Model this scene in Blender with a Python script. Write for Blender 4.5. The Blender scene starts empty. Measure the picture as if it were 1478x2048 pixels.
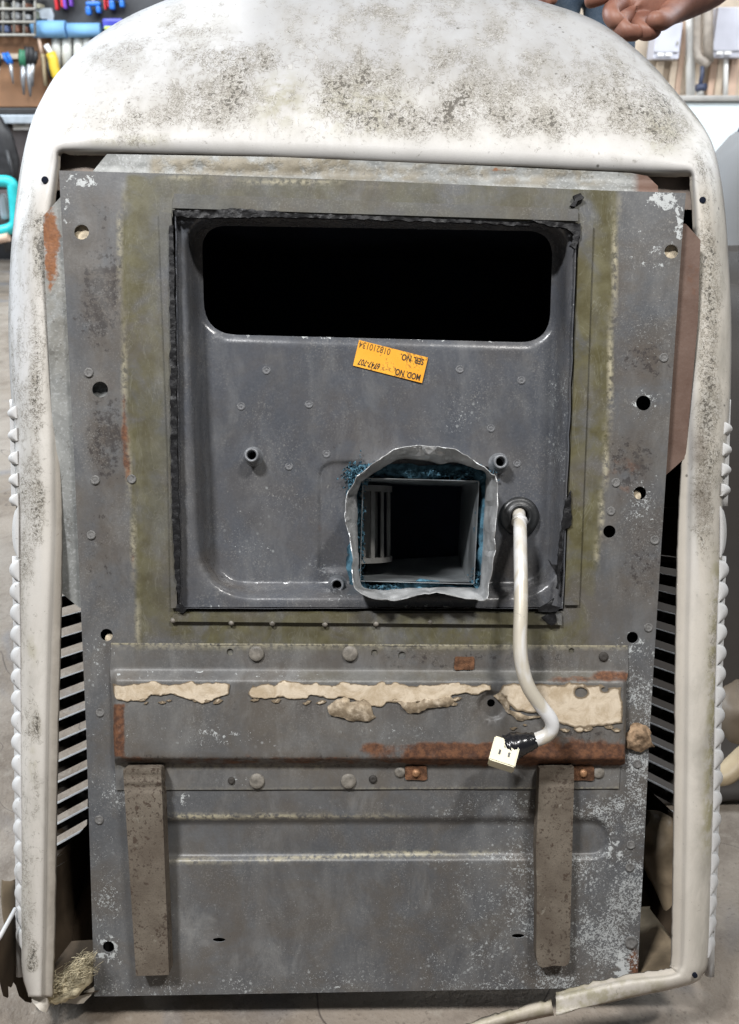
import bpy, bmesh, math, random
import numpy as np
from mathutils import Vector, Matrix, Quaternion
from mathutils.geometry import delaunay_2d_cdt

# ------------------------------------------------------------------ frame of reference
# The unit leans back by PITCH; its own frame has x right, y away from the viewer, z up along its face.
PITCH = math.radians(24)
D = 0.78                       # viewer to face
S = 2 * D * math.tan(math.radians(30)) / 2048
CAM_H = 0.74
FLOOR = -0.055
ZB = -0.43
cp, sp = math.cos(PITCH), math.sin(PITCH)
CAM = Vector((0, 0, CAM_H))
ORG = CAM + D * Vector((0, cp, -sp))

def Uw(u):
    return ORG + Vector((u[0], u[1] * cp + u[2] * sp, -u[1] * sp + u[2] * cp))

scene = bpy.context.scene
C = scene.collection

# ------------------------------------------------------------------ camera, world, lamps, exposure
cam = bpy.data.cameras.new('camera')
cam.sensor_fit = 'VERTICAL'
cam.sensor_height = 24
cam.lens = 12 / math.tan(math.radians(30))
cam.clip_start = 0.02
cam.clip_end = 200
cam.dof.use_dof = True
cam.dof.focus_distance = D
cam.dof.aperture_fstop = 7.5
co = bpy.data.objects.new('camera', cam)
co.location = CAM
co.rotation_euler = (math.radians(90) - PITCH, 0, 0)
C.objects.link(co)
scene.camera = co

world = bpy.data.worlds.new('World')
scene.world = world
world.use_nodes = True
bg = world.node_tree.nodes['Background']
bg.inputs[0].default_value = (0.86, 0.93, 1.0, 1)
bg.inputs[1].default_value = 0.055

def area(name, loc, target, sx, sy, power, col):
    l = bpy.data.lights.new(name, 'AREA')
    l.shape = 'RECTANGLE'
    l.size, l.size_y = sx, sy
    l.energy = power
    l.color = col
    o = bpy.data.objects.new(name, l)
    o.location = loc
    o.rotation_euler = (Vector(target) - Vector(loc)).to_track_quat('-Z', 'Y').to_euler()
    C.objects.link(o)
    return o

area('ceiling_lamp', (-0.85, -0.30, 2.5), (0, 0.7, 0.4), 0.34, 0.12, 72, (0.99, 0.99, 1.0))
area('ceiling_lamp', (0.80, -0.25, 2.6), (0, 0.7, 0.4), 0.34, 0.12, 48, (1.0, 0.975, 0.94))
area('ceiling_lamp', (-1.4, 3.6, 3.2), (-1.4, 6.0, 0.6), 2.4, 0.5, 120, (0.93, 0.97, 1.0))  # added for the background, tilted to the back wall to spare the unit
area('ceiling_lamp', (2.0, 3.0, 3.2), (2.0, 5.2, 0.8), 2.4, 0.5, 120, (0.96, 0.98, 1.0))  # second added background lamp, turned from the unit to the right wall
area('doorway_light', (-3.4, 2.9, 2.4), (-1.0, 1.6, 0), 1.6, 2.0, 230, (0.82, 0.91, 1.0))
area('doorway_light', (3.2, 2.6, 2.4), (0.8, 1.1, 0), 1.4, 2.0, 60, (0.82, 0.91, 1.0))

scene.view_settings.view_transform = 'Standard'
scene.view_settings.look = 'None'
scene.view_settings.gamma = 1.0
scene.view_settings.exposure = 0.0

# ------------------------------------------------------------------ pixel rays to places
def P(px, py, d=0.0):
    """point at depth d behind the plane of the shroud's face"""
    k = (D + d) / D
    return ((px - 739) * S * k, d, -(py - 1024) * S * k)

PA, PB = 0.003, -0.111          # the base panel is tilted in the shroud: top proud, foot sunk in

def PP(px, py, off=0.0):
    """points on the base panel, off metres behind it; arrays welcome"""
    px = np.asarray(px, float); py = np.asarray(py, float)
    zy = -(py - 1024) * S
    z = zy * (1 + (PA + off) / D) / (1 - zy * PB / D)
    d = PA + PB * z + off
    k = (D + d) / D
    return np.stack([(px - 739) * S * k, d, z], -1)

def PS(px, py, d=0.0):
    px = np.asarray(px, float); py = np.asarray(py, float)
    d = np.asarray(d, float) + 0 * px
    k = (D + d) / D
    return np.stack([(px - 739) * S * k, d, -(py - 1024) * S * k], -1)

def W(px, py, Y):
    """world point seen at (px,py) standing at world distance Y"""
    q = -(py - 1024) * S / D
    T = Y / (cp + q * sp)
    return Vector(((px - 739) * S / D * T, Y, CAM_H + T * (q * cp - sp)))

def WF(px, py, h=0.0):
    q = -(py - 1024) * S / D
    T = (CAM_H - FLOOR - h) / (sp - q * cp)
    return Vector(((px - 739) * S / D * T, T * (cp + q * sp), FLOOR + h))

# ------------------------------------------------------------------ small numeric helpers
def hsh(ix, iy, seed):
    n = (ix.astype(np.int64) * 374761393 + iy.astype(np.int64) * 668265263 + seed * 974711) & 0x7fffffff
    n = ((n ^ (n >> 13)) * 1274126177) & 0x7fffffff
    n = n ^ (n >> 16)
    return (n % 100003) / 100003.0

def vn(x, y, seed=0):
    x = np.asarray(x, float); y = np.asarray(y, float)
    ix, iy = np.floor(x), np.floor(y)
    fx, fy = x - ix, y - iy
    fx, fy = fx * fx * (3 - 2 * fx), fy * fy * (3 - 2 * fy)
    a = hsh(ix, iy, seed); b = hsh(ix + 1, iy, seed); c = hsh(ix, iy + 1, seed); d = hsh(ix + 1, iy + 1, seed)
    return (a * (1 - fx) + b * fx) * (1 - fy) + (c * (1 - fx) + d * fx) * fy

def fbm(x, y, seed=0, o=4):
    s = 0; a = .5; t = 0
    for i in range(o):
        s = s + a * vn(x * 2 ** i, y * 2 ** i, seed + i * 7); t += a; a *= .5
    return s / t

def ss(e0, e1, x):
    t = np.clip((x - e0) / (e1 - e0), 0, 1)
    return t * t * (3 - 2 * t)

def box(x, y, x0, y0, x1, y1, s=20):
    return ss(x0 - s, x0 + s, x) * ss(-x1 - s, -x1 + s, -x) * ss(y0 - s, y0 + s, y) * ss(-y1 - s, -y1 + s, -y)

def ell(x, y, cx, cy, rx, ry, p=1.0):
    r = np.sqrt(((x - cx) / rx) ** 2 + ((y - cy) / ry) ** 2)
    return np.clip(1.5 - r * 1.2, 0, 1) ** p

def lin(x, xs, ys):
    return np.interp(x, xs, ys)

def segdist(pts, poly, closed=True):
    pts = np.asarray(pts, float); poly = np.asarray(poly, float)
    a = poly; b = np.roll(poly, -1, 0)
    if not closed: a, b = a[:-1], b[:-1]
    best = np.full(len(pts), 1e9)
    for p, q in zip(a, b):
        v = q - p; L = v @ v + 1e-12
        t = np.clip(((pts - p) @ v) / L, 0, 1)
        best = np.minimum(best, np.hypot(*(pts - (p + t[:, None] * v)).T))
    return best

def pip(pts, poly):
    pts = np.asarray(pts, float); x, y = pts[:, 0], pts[:, 1]
    poly = np.asarray(poly, float); ins = np.zeros(len(pts), bool)
    n = len(poly)
    for i in range(n):
        x0, y0 = poly[i]; x1, y1 = poly[(i + 1) % n]
        if y0 == y1: continue
        c = (y0 > y) != (y1 > y)
        ins ^= c & (x < (x1 - x0) * (y - y0) / (y1 - y0) + x0)
    return ins

def sdf(pts, poly):
    """signed distance, positive inside"""
    d = segdist(pts, poly)
    return np.where(pip(pts, poly), d, -d)

def circ(cx, cy, r, n=20, ry=None):
    ry = ry or r
    return [(cx + r * math.cos(2 * math.pi * i / n), cy + ry * math.sin(2 * math.pi * i / n)) for i in range(n)]

def rpoly(pts, rad, n=7):
    out = []
    m = len(pts)
    for i in range(m):
        r = rad[i] if isinstance(rad, (list, tuple)) else rad
        p = np.array(pts[i], float); a = np.array(pts[i - 1], float); b = np.array(pts[(i + 1) % m], float)
        if r <= 0:
            out.append(tuple(p)); continue
        u = (a - p) / np.hypot(*(a - p)); v = (b - p) / np.hypot(*(b - p))
        p0, p1 = p + u * r, p + v * r
        for k in range(n + 1):
            t = k / n
            out.append(tuple((1 - t) ** 2 * p0 + 2 * t * (1 - t) * p + t * t * p1))
    return out

def ragged(pts, amp=4, step=6, seed=1):
    """a torn outline: resampled and shaken"""
    rp = resample(pts, step)
    c = np.asarray(rp)
    nx = fbm(c[:, 0] / 11, c[:, 1] / 11, seed) - .5
    ny = fbm(c[:, 0] / 11, c[:, 1] / 11, seed + 50) - .5
    return [tuple(q) for q in c + np.stack([nx, ny], 1) * amp * 3]

def ragged2(pts, amp, seed):
    c = np.asarray(resample(pts, 3.0))
    n = sum((vn(c[:, 0] / w, c[:, 1] / w, seed + k) - .5) * f for k, (w, f) in enumerate(((19, 2.8), (9, 1.0), (4, .55))))
    q = sum((vn(c[:, 0] / w, c[:, 1] / w, seed + 40 + k) - .5) * f for k, (w, f) in enumerate(((19, 2.8), (9, 1.0), (4, .55))))
    return [tuple(v) for v in c + np.stack([n, q], 1) * amp]

def resample(pts, step, closed=True):
    out = []
    m = len(pts)
    for i in range(m if closed else m - 1):
        p = np.array(pts[i], float); q = np.array(pts[(i + 1) % m], float)
        n = max(1, int(round(np.hypot(*(q - p)) / step)))
        for k in range(n):
            out.append(tuple(p + (q - p) * k / n))
    if not closed: out.append(tuple(pts[-1]))
    return out

def catmull(pts, n=8):
    p = [np.array(q, float) for q in pts]
    p = [2 * p[0] - p[1]] + p + [2 * p[-1] - p[-2]]
    out = []
    for i in range(1, len(p) - 2):
        for k in range(n):
            t = k / n
            out.append(.5 * ((2 * p[i]) + (-p[i - 1] + p[i + 1]) * t + (2 * p[i - 1] - 5 * p[i] + 4 * p[i + 1] - p[i + 2]) * t * t
                             + (-p[i - 1] + 3 * p[i] - 3 * p[i + 1] + p[i + 2]) * t ** 3))
    out.append(p[-2])
    return np.array(out)

# ------------------------------------------------------------------ node helper
class G:
    def __init__(s, name):
        s.m = bpy.data.materials.new(name); s.m.use_nodes = True
        s.t = s.m.node_tree; s.N = s.t.nodes; s.L = s.t.links
        s.b = s.N['Principled BSDF']
        s.co = s.N.new('ShaderNodeTexCoord').outputs['Object']
    def put(s, sock, v):
        if isinstance(v, bpy.types.NodeSocket): s.L.new(v, sock)
        elif isinstance(v, (tuple, list)) and len(v) == 3 and sock.type == 'RGBA': sock.default_value = (*v, 1)
        else: sock.default_value = v
    def math(s, op, a, b=0.0, clamp=False):
        n = s.N.new('ShaderNodeMath'); n.operation = op; n.use_clamp = clamp
        s.put(n.inputs[0], a); s.put(n.inputs[1], b); return n.outputs[0]
    def mul(s, a, b): return s.math('MULTIPLY', a, b)
    def add(s, a, b): return s.math('ADD', a, b, True)
    def sub(s, a, b): return s.math('SUBTRACT', a, b)
    def mx(s, a, b): return s.math('MAXIMUM', a, b)
    def ramp(s, x, lo, hi, a=0.0, b=1.0):
        n = s.N.new('ShaderNodeMapRange'); n.interpolation_type = 'SMOOTHSTEP'; n.clamp = True
        for i, v in enumerate((x, lo, hi, a, b)): s.put(n.inputs[i], v)
        return n.outputs[0]
    def scaled(s, v, off=(0, 0, 0), rot=(0, 0, 0)):
        n = s.N.new('ShaderNodeMapping'); s.L.new(s.co, n.inputs[0])
        n.inputs['Scale'].default_value = v; n.inputs['Location'].default_value = off; n.inputs['Rotation'].default_value = rot
        return n.outputs[0]
    def noise(s, scale, detail=3, rough=.55, dist=0.0, co=None):
        n = s.N.new('ShaderNodeTexNoise'); s.L.new(co or s.co, n.inputs['Vector'])
        n.inputs['Scale'].default_value = scale; n.inputs['Detail'].default_value = detail
        n.inputs['Roughness'].default_value = rough; n.inputs['Distortion'].default_value = dist
        return n.outputs[0]
    def vor(s, scale, feature='F1', rand=1.0, co=None):
        n = s.N.new('ShaderNodeTexVoronoi'); s.L.new(co or s.co, n.inputs['Vector']); n.feature = feature
        n.inputs['Scale'].default_value = scale; n.inputs['Randomness'].default_value = rand
        return n.outputs['Distance']
    def attr(s, name):
        n = s.N.new('ShaderNodeAttribute'); n.attribute_name = name; return n.outputs['Fac']
    def mix(s, f, a, b):
        n = s.N.new('ShaderNodeMix'); n.data_type = 'RGBA'
        s.put(n.inputs[0], f); s.put(n.inputs[6], a); s.put(n.inputs[7], b); return n.outputs[2]
    def out(s, col, rough=.5, metal=0.0, bump=None, strength=.3, dist=.001, spec=.5):
        s.put(s.b.inputs['Base Color'], col); s.put(s.b.inputs['Roughness'], rough); s.put(s.b.inputs['Metallic'], metal)
        s.b.inputs['Specular IOR Level'].default_value = spec
        if bump is not None:
            n = s.N.new('ShaderNodeBump'); n.inputs['Strength'].default_value = strength; n.inputs['Distance'].default_value = dist
            s.L.new(bump, n.inputs['Height']); s.L.new(n.outputs[0], s.b.inputs['Normal'])
        return s.m
    def thr(s, n, dens, top=.74, span=.34, soft=.035):
        """noise n shows where dens is high"""
        t = s.sub(top, s.mul(dens, span))
        return s.ramp(n, t, s.math('ADD', t, soft))
    def line(s, n, w):
        """thin curly lines along a contour of noise n"""
        a = s.math('ABSOLUTE', s.sub(n, .5)); return s.ramp(a, 0, w, 1, 0)

def simple(name, col, rough=.5, metal=0.0, var=.25, scale=30, bump=.15, spec=.5):
    g = G(name)
    n = g.noise(scale, 4)
    c2 = tuple(max(0, c * (1 - var)) for c in col); c3 = tuple(min(1, c * (1 + var)) for c in col)
    f = g.noise(scale * 9, 3)
    return g.out(g.mix(g.ramp(n, .3, .7), c2, c3), g.ramp(n, .2, .8, max(.05, rough - .1), min(1, rough + .1)), metal, f, bump, .0008, spec)

# ------------------------------------------------------------------ materials of the unit
def mat_panel(name, base_a, base_b, rough=.48, brown=.55):
    g = G(name)
    n1 = g.noise(9, 5, .6); n2 = g.noise(60, 4, .6); n3 = g.noise(420, 3, .6); n4 = g.noise(210, 3, .65)
    c = g.mix(g.ramp(n1, .3, .7), base_a, base_b)
    c = g.mix(g.mul(g.ramp(n3, .35, .75), .22), c, tuple(x * 1.55 for x in base_b))
    c = g.mix(g.mul(g.ramp(g.noise(17, 5, .65, .5), .38, .66), brown), c, (.098, .080, .060))
    c = g.mix(g.mul(g.ramp(g.noise(31, 5, .7), .50, .74), .35), c, (.062, .062, .066))
    # brown grime
    gr = g.mul(g.attr('grime_shade'), g.ramp(n2, .28, .62))
    c = g.mix(g.mul(gr, .85), c, (.088, .072, .058))
    dk = g.mx(g.thr(g.noise(170, 6, .72), g.attr('grime_shade'), .70, .27, .08), g.mul(g.thr(n2, g.attr('grime_shade'), .74, .24, .12), .6))
    c = g.mix(g.mul(dk, .75), c, (.030, .025, .024))
    fd = g.mul(g.ramp(g.noise(700, 2), .52, .72), g.ramp(g.noise(22, 5, .65), .38, .66))
    c = g.mix(g.mul(fd, .45), c, (.27, .265, .25))
    pl = g.thr(g.noise(95, 6, .74, .3), .5, .77, .2, .02)
    c = g.mix(g.mul(pl, .4), c, (.30, .29, .265))
    # olive glue film with smears
    om = g.mul(g.attr('olive'), g.ramp(g.noise(28, 5, .6, .6), .26, .6))
    oc = g.mix(g.ramp(n2, .3, .7), (.068, .058, .020), (.112, .102, .050))
    c = g.mix(g.mul(om, .95), c, oc)
    smear = g.line(g.noise(45, 4, .6, 1.2, g.scaled((1, 1, .35), (0, 0, 0), (0, .7, 0))), .012)
    c = g.mix(g.mul(g.mul(smear, g.attr('olive')), .16), c, (.33, .33, .27))
    # crusted edge of the film
    ol = g.mul(g.attr('edge'), g.ramp(n4, .36, .6))
    c = g.mix(g.mul(ol, .95), c, g.mix(n2, (.30, .27, .18), (.50, .46, .34)))
    # chalky rubbed haze in slanting strokes
    chn = g.noise(34, 6, .72, .4, g.scaled((1, 1, .38), (0, 0, 0), (0, .35, 0)))
    c = g.mix(g.mul(g.mul(g.attr('chalk'), g.ramp(chn, .44, .70)), .62), c, (.27, .27, .262))
    c = g.mix(g.mul(g.mul(g.attr('chalk'), g.ramp(g.noise(13, 6, .7, .6), .46, .62)), .28), c, (.052, .055, .062))
    # rust
    ru = g.ramp(g.math('ADD', g.attr('rust'), g.mul(g.sub(n2, .5), 1.3)), .34, .80)
    rc = g.mix(g.ramp(n4, .3, .7), (.060, .026, .015), (.165, .072, .034))
    c = g.mix(ru, c, rc)
    cl = g.ramp(g.noise(24, 5, .7, .4), .30, .70, .45, 1.2)
    spk = g.mul(g.attr('speck'), cl)
    # pale corrosion bloom and specks
    sp1 = g.thr(g.noise(520, 3, .6, 1.2), spk, .79, .34, .07)
    sp2 = g.thr(g.noise(150, 5, .72, .5), g.attr('flake'), .80, .45, .03)
    dots = g.mul(g.ramp(g.vor(120), .10, .20, 1, 0), g.ramp(g.math('ADD', spk, g.mul(n1, .5)), .55, .95))
    w = g.mx(g.mul(sp1, .8), g.mx(sp2, g.mul(dots, .65)))
    c = g.mix(w, c, g.mix(n2, (.33, .35, .35), (.54, .56, .56)))
    # scratches
    scr = g.mul(g.line(g.noise(16, 2, .5, .3, g.scaled((1, 1, .06), (3, 0, 0), (0, .3, 0))), .0022), g.ramp(n2, .5, .6))
    c = g.mix(g.mul(scr, .05), c, (.36, .36, .33))
    h = g.math('ADD', g.mul(n3, .35), g.math('ADD', g.mul(w, .5), g.mul(ru, g.mul(n4, 1.2))))
    r = g.ramp(g.math('ADD', ru, g.mul(n2, .4)), .1, .9, rough - .08, .8)
    return g.out(c, r, 0.0, h, .32, .0009, .5)

M_panel = mat_panel('weathered_grey_steel', (.074, .078, .085), (.110, .112, .115))
M_pan = mat_panel('grey_enamelled_steel', (.064, .069, .080), (.086, .091, .103), .32, .28)
M_chan = mat_panel('grimy_channel_steel', (.086, .086, .087), (.120, .118, .115), .55)

def mat_shroud():
    g = G('weathered_white_plastic')
    n1 = g.noise(7, 4, .6); n2 = g.noise(45, 5, .65); n3 = g.noise(16, 4, .65, .4); n5 = g.noise(900, 2)
    st = g.noise(30, 4, .65, .3, g.scaled((1, 1, .28)))
    c = g.mix(g.ramp(n1, .3, .7), (.47, .475, .485), (.57, .575, .58))
    c = g.mix(g.mul(g.ramp(n3, .42, .72), .35), c, (.40, .40, .40))
    c = g.mix(g.mul(g.attr('film'), g.ramp(n1, .25, .7, .45, 1)), c, (.255, .255, .258))
    c = g.mix(g.mul(g.attr('warm'), .9), c, (.50, .425, .31))
    dn = g.mul(g.attr('dirt'), g.ramp(g.math('ADD', g.mul(n3, .6), g.mul(st, .6)), .42, .78, .35, 1.35))
    stain = g.mul(dn, g.ramp(st, .30, .66))
    c = g.mix(g.mul(stain, .7), c, (.22, .20, .155))
    smr = g.mul(g.ramp(g.noise(11, 6, .68, .5, g.scaled((1, 1, .55))), .46, .72), g.attr('smear'))
    c = g.mix(g.mul(smr, .85), c, g.mix(n1, (.22, .205, .165), (.26, .245, .22)))
    moss = g.mul(g.attr('moss'), g.ramp(g.noise(80, 5, .65), .38, .60))
    c = g.mix(g.mul(moss, .85), c, (.20, .18, .065))
    # flaking: pale islands with dark torn borders, then fine dark bits
    flk = g.noise(150, 4, .68, .9)
    t = g.sub(.72, g.mul(dn, .30))
    isl = g.ramp(flk, t, g.math('ADD', t, .02))
    brd = g.mul(g.ramp(flk, g.sub(t, .05), t), g.sub(1.0, isl))
    c = g.mix(g.mul(isl, .22), c, (.54, .53, .50))
    c = g.mix(g.mul(brd, .6), c, (.13, .115, .09))
    curl = g.mul(g.line(g.noise(250, 3, .65, 1.2), .05), g.ramp(g.math('ADD', dn, g.mul(g.sub(n2, .5), 1.5)), .36, .66))
    c = g.mix(g.mul(curl, .85), c, (.095, .082, .06))
    spk = g.thr(g.noise(290, 4, .66, .5), dn, .80, .30, .03)
    c = g.mix(g.mul(spk, .9), c, (.07, .062, .05))
    v = g.vor(70); pick = g.ramp(g.noise(41, 2), .57, .61)
    c = g.mix(g.mul(g.mul(g.ramp(v, .06, .13, 1, 0), pick), .8), c, (.075, .07, .06))
    fine = g.thr(g.noise(420, 3, .6), .5, .80, .20, .05)
    c = g.mix(g.mul(fine, .45), c, (.20, .19, .17))
    c = g.mix(g.mul(g.ramp(n5, .45, .8), .18), c, (.33, .32, .30))
    sc = g.attr('grime_shade')
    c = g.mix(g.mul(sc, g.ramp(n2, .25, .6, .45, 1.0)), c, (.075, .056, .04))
    h = g.math('ADD', g.mul(n5, .4), g.mul(g.mx(curl, spk), -.25))
    return g.out(c, g.ramp(n2, .2, .8, .42, .62), 0, h, .22, .0006, .4)
M_shroud = mat_shroud()

def mat_flange():
    g = G('galvanised_flange')
    n1 = g.noise(26, 4, .6, .5); n2 = g.noise(140, 4, .65); n3 = g.noise(420, 2)
    c = g.mix(g.ramp(n1, .3, .7), (.15, .155, .15), (.27, .275, .265))
    c = g.mix(g.mul(g.ramp(n3, .5, .75), .5), c, (.42, .43, .43))
    cau = g.mul(g.attr('caulk'), g.ramp(g.noise(50, 5, .6), .33, .55))
    c = g.mix(g.mul(cau, .85), c, g.mix(n2, (.085, .07, .042), (.25, .21, .14)))
    d = g.thr(n2, .55, .72, .2, .05)
    c = g.mix(g.mul(d, .6), c, (.09, .085, .075))
    ru = g.ramp(g.math('ADD', g.attr('rust'), g.mul(g.sub(n2, .5), 1.2)), .40, .7)
    c = g.mix(ru, c, g.mix(n3, (.10, .036, .015), (.30, .125, .045)))
    c = g.mix(g.attr('brown'), c, g.mix(n1, (.085, .042, .028), (.15, .088, .062)))
    return g.out(c, .55, .15, g.math('ADD', g.mul(n2, .5), cau), .5, .0012)
M_flange = mat_flange()

def mat_foam():
    g = G('dirty_foam_rubber')
    n1 = g.noise(35, 4); n2 = g.noise(190, 4, .6, .4); n3 = g.noise(700, 2)
    c = g.mix(g.ramp(n1, .3, .7), (.105, .085, .066), (.160, .136, .108))
    c = g.mix(g.mul(g.thr(g.noise(260, 5, .7, .3), g.attr('grime_shade'), .78, .29, .07), .85), c, (.050, .036, .027))
    c = g.mix(g.mul(g.thr(n2, g.attr('grime_shade'), .80, .27, .06), .8), c, (.055, .036, .026))
    c = g.mix(g.mul(g.thr(g.noise(90, 5, .7), .5, .74, .2, .03), .6), c, (.24, .22, .18))
    c = g.mix(g.mul(g.ramp(n3, .45, .75), .3), c, (.05, .042, .035))
    return g.out(c, .8, 0, g.math('ADD', g.mul(n2, -.6), g.mul(n3, .5)), .45, .001, .3)
M_foam = mat_foam()

def mat_residue():
    g = G('dried_cream_adhesive')
    n1 = g.noise(55, 6, .72, .6); n2 = g.noise(170, 4, .6)
    c = g.mix(g.ramp(n1, .34, .62), (.44, .35, .24), (.62, .53, .41))
    e = g.ramp(g.math('ADD', g.attr('edge'), g.mul(g.sub(n2, .5), .9)), .45, .85)
    c = g.mix(e, c, g.mix(n2, (.10, .075, .05), (.27, .21, .14)))
    cr = g.line(g.noise(60, 3, .6, .8, g.scaled((.4, 1, 1))), .008)
    c = g.mix(g.mul(cr, .22), c, (.22, .16, .10))
    return g.out(c, .75, 0, g.math('ADD', n2, g.mul(n1, 1.2)), .3, .0010, .3)
M_residue = mat_residue()

M_black = simple('black_bitumen_sealant', (.006, .006, .007), .55, 0, .3, 60, .5, .35)
M_tape = simple('black_vinyl_tape', (.011, .011, .013), .22, 0, .2, 20, .15, .6)
M_rubber = simple('black_rubber', (.016, .017, .018), .38, 0, .3, 60, .2, .5)
M_dark = simple('cavity_shade_black', (.007, .009, .016), .85, 0, .3, 20, .2, .1)  # near-black colour carrying the deep shade of cavities and holes
M_tray = simple('dark_inner_steel', (.035, .031, .027), .75, .1, .4, 30, .3)
M_inside = simple('dirty_cream_moulding', (.20, .155, .10), .6, 0, .35, 18, .3)
M_deep = simple('shade_brown_moulding', (.062, .045, .030), .8, 0, .4, 18, .3, .15)  # moulding colour darkened to stand for the shaded inside of the shroud
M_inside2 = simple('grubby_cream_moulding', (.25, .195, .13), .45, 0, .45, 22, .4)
M_brownin = simple('dusty_brown_ledge', (.20, .16, .132), .7, 0, .45, 26, .4)
M_alu = simple('crumpled_aluminium', (.50, .51, .515), .42, .35, .25, 40, .6)
M_duct = simple('galvanised_duct', (.27, .29, .30), .45, .55, .25, 25, .25)
M_bare = simple('bare_steel_edge', (.42, .43, .44), .4, .6, .2, 40, .2)
M_wheel = simple('grey_blower_plastic', (.18, .175, .165), .5, 0, .25, 30, .2)
M_blue = simple('blue_fibre_insulation', (.075, .165, .225), .95, 0, .5, 160, 1.0, .1)
M_wool = simple('yellow_glass_wool', (.52, .46, .32), .95, 0, .4, 90, .6, .1)
M_conn = simple('cream_nylon_connector', (.72, .68, .50), .45, 0, .1, 30, .1)
M_rustbolt = simple('rusty_steel', (.13, .062, .032), .8, 0, .55, 130, .9, .3)
M_copper = simple('worn_bolt_head', (.35, .19, .10), .5, .5, .35, 120, .4)
M_plugc = simple('cream_plug', (.52, .44, .32), .7, 0, .35, 200, .5)
M_rivet = simple('grey_rivet', (.165, .15, .128), .55, 0, .35, 150, .4)
M_weld = simple('painted_spot_weld', (.125, .122, .118), .55, 0, .3, 300, .5)
M_dimple = simple('painted_dimple', (.10, .102, .108), .45, 0, .25, 300, .4)
M_ring = simple('grey_boss_steel', (.17, .178, .19), .42, .15, .25, 150, .3)

def mat_conduit():
    g = G('white_vinyl_conduit')
    n = g.noise(50, 4, .6, 1.0); n2 = g.noise(26, 3, .6, 1.6, g.scaled((1, 1, .35)))
    c = g.mix(g.ramp(n2, .42, .60), (.66, .66, .66), (.50, .46, .38))
    d = g.line(g.noise(70, 2, .5, 1.0, g.scaled((.5, 1, 1.6))), .006)
    c = g.mix(g.mul(g.mul(d, .55), g.ramp(n, .50, .58)), c, (.14, .13, .12))
    return g.out(c, .42, .1, g.noise(300, 3), .12, .0005)
M_cond = mat_conduit()

def mat_sticker():
    g = G('orange_sticker')
    n = g.noise(30, 4); n2 = g.noise(420, 3, .7)
    c = g.mix(g.ramp(n, .3, .7), (.78, .33, .018), (.85, .42, .04))
    c = g.mix(g.mul(g.thr(n2, g.ramp(g.noise(60, 2), .4, .62), .70, .16, .03), .75), c, (.24, .10, .02))
    return g.out(c, .5)
M_stick = mat_sticker()
M_ink = simple('black_print', (.035, .022, .012), .6, 0, .2, 100, 0)
M_ink2 = simple('faded_typed_print', (.13, .062, .012), .7, 0, .2, 100, 0)

# ------------------------------------------------------------------ object plumbing
def tag(o, label, cat, group=None, kind=None):
    o['label'] = label; o['category'] = cat
    if group: o['group'] = group
    if kind: o['kind'] = kind
    return o

def empty(name, loc, label, cat, group=None, rot=(0, 0, 0)):
    o = bpy.data.objects.new(name, None); o.empty_display_size = .05
    o.location = loc; o.rotation_euler = rot; C.objects.link(o)
    return tag(o, label, cat, group)

def mk(name, verts, faces, mat, parent=None, smooth=False, attrs=None, loc=(0, 0, 0), mats=None, midx=None):
    me = bpy.data.meshes.new(name)
    me.from_pydata([tuple(map(float, v)) for v in verts], [], [tuple(map(int, f)) for f in faces])
    me.materials.append(mat)
    if mats:
        for m in mats: me.materials.append(m)
        me.polygons.foreach_set('material_index', midx)
    if isinstance(smooth, bool):
        me.polygons.foreach_set('use_smooth', [smooth] * len(me.polygons))
    else:
        me.polygons.foreach_set('use_smooth', smooth)
    for k, v in (attrs or {}).items():
        a = me.attributes.new(k, 'FLOAT', 'POINT'); a.data.foreach_set('value', np.asarray(v, np.float32))
    me.update()
    o = bpy.data.objects.new(name, me); C.objects.link(o)
    if parent is not None: o.parent = parent
    o.location = loc
    return o

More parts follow.
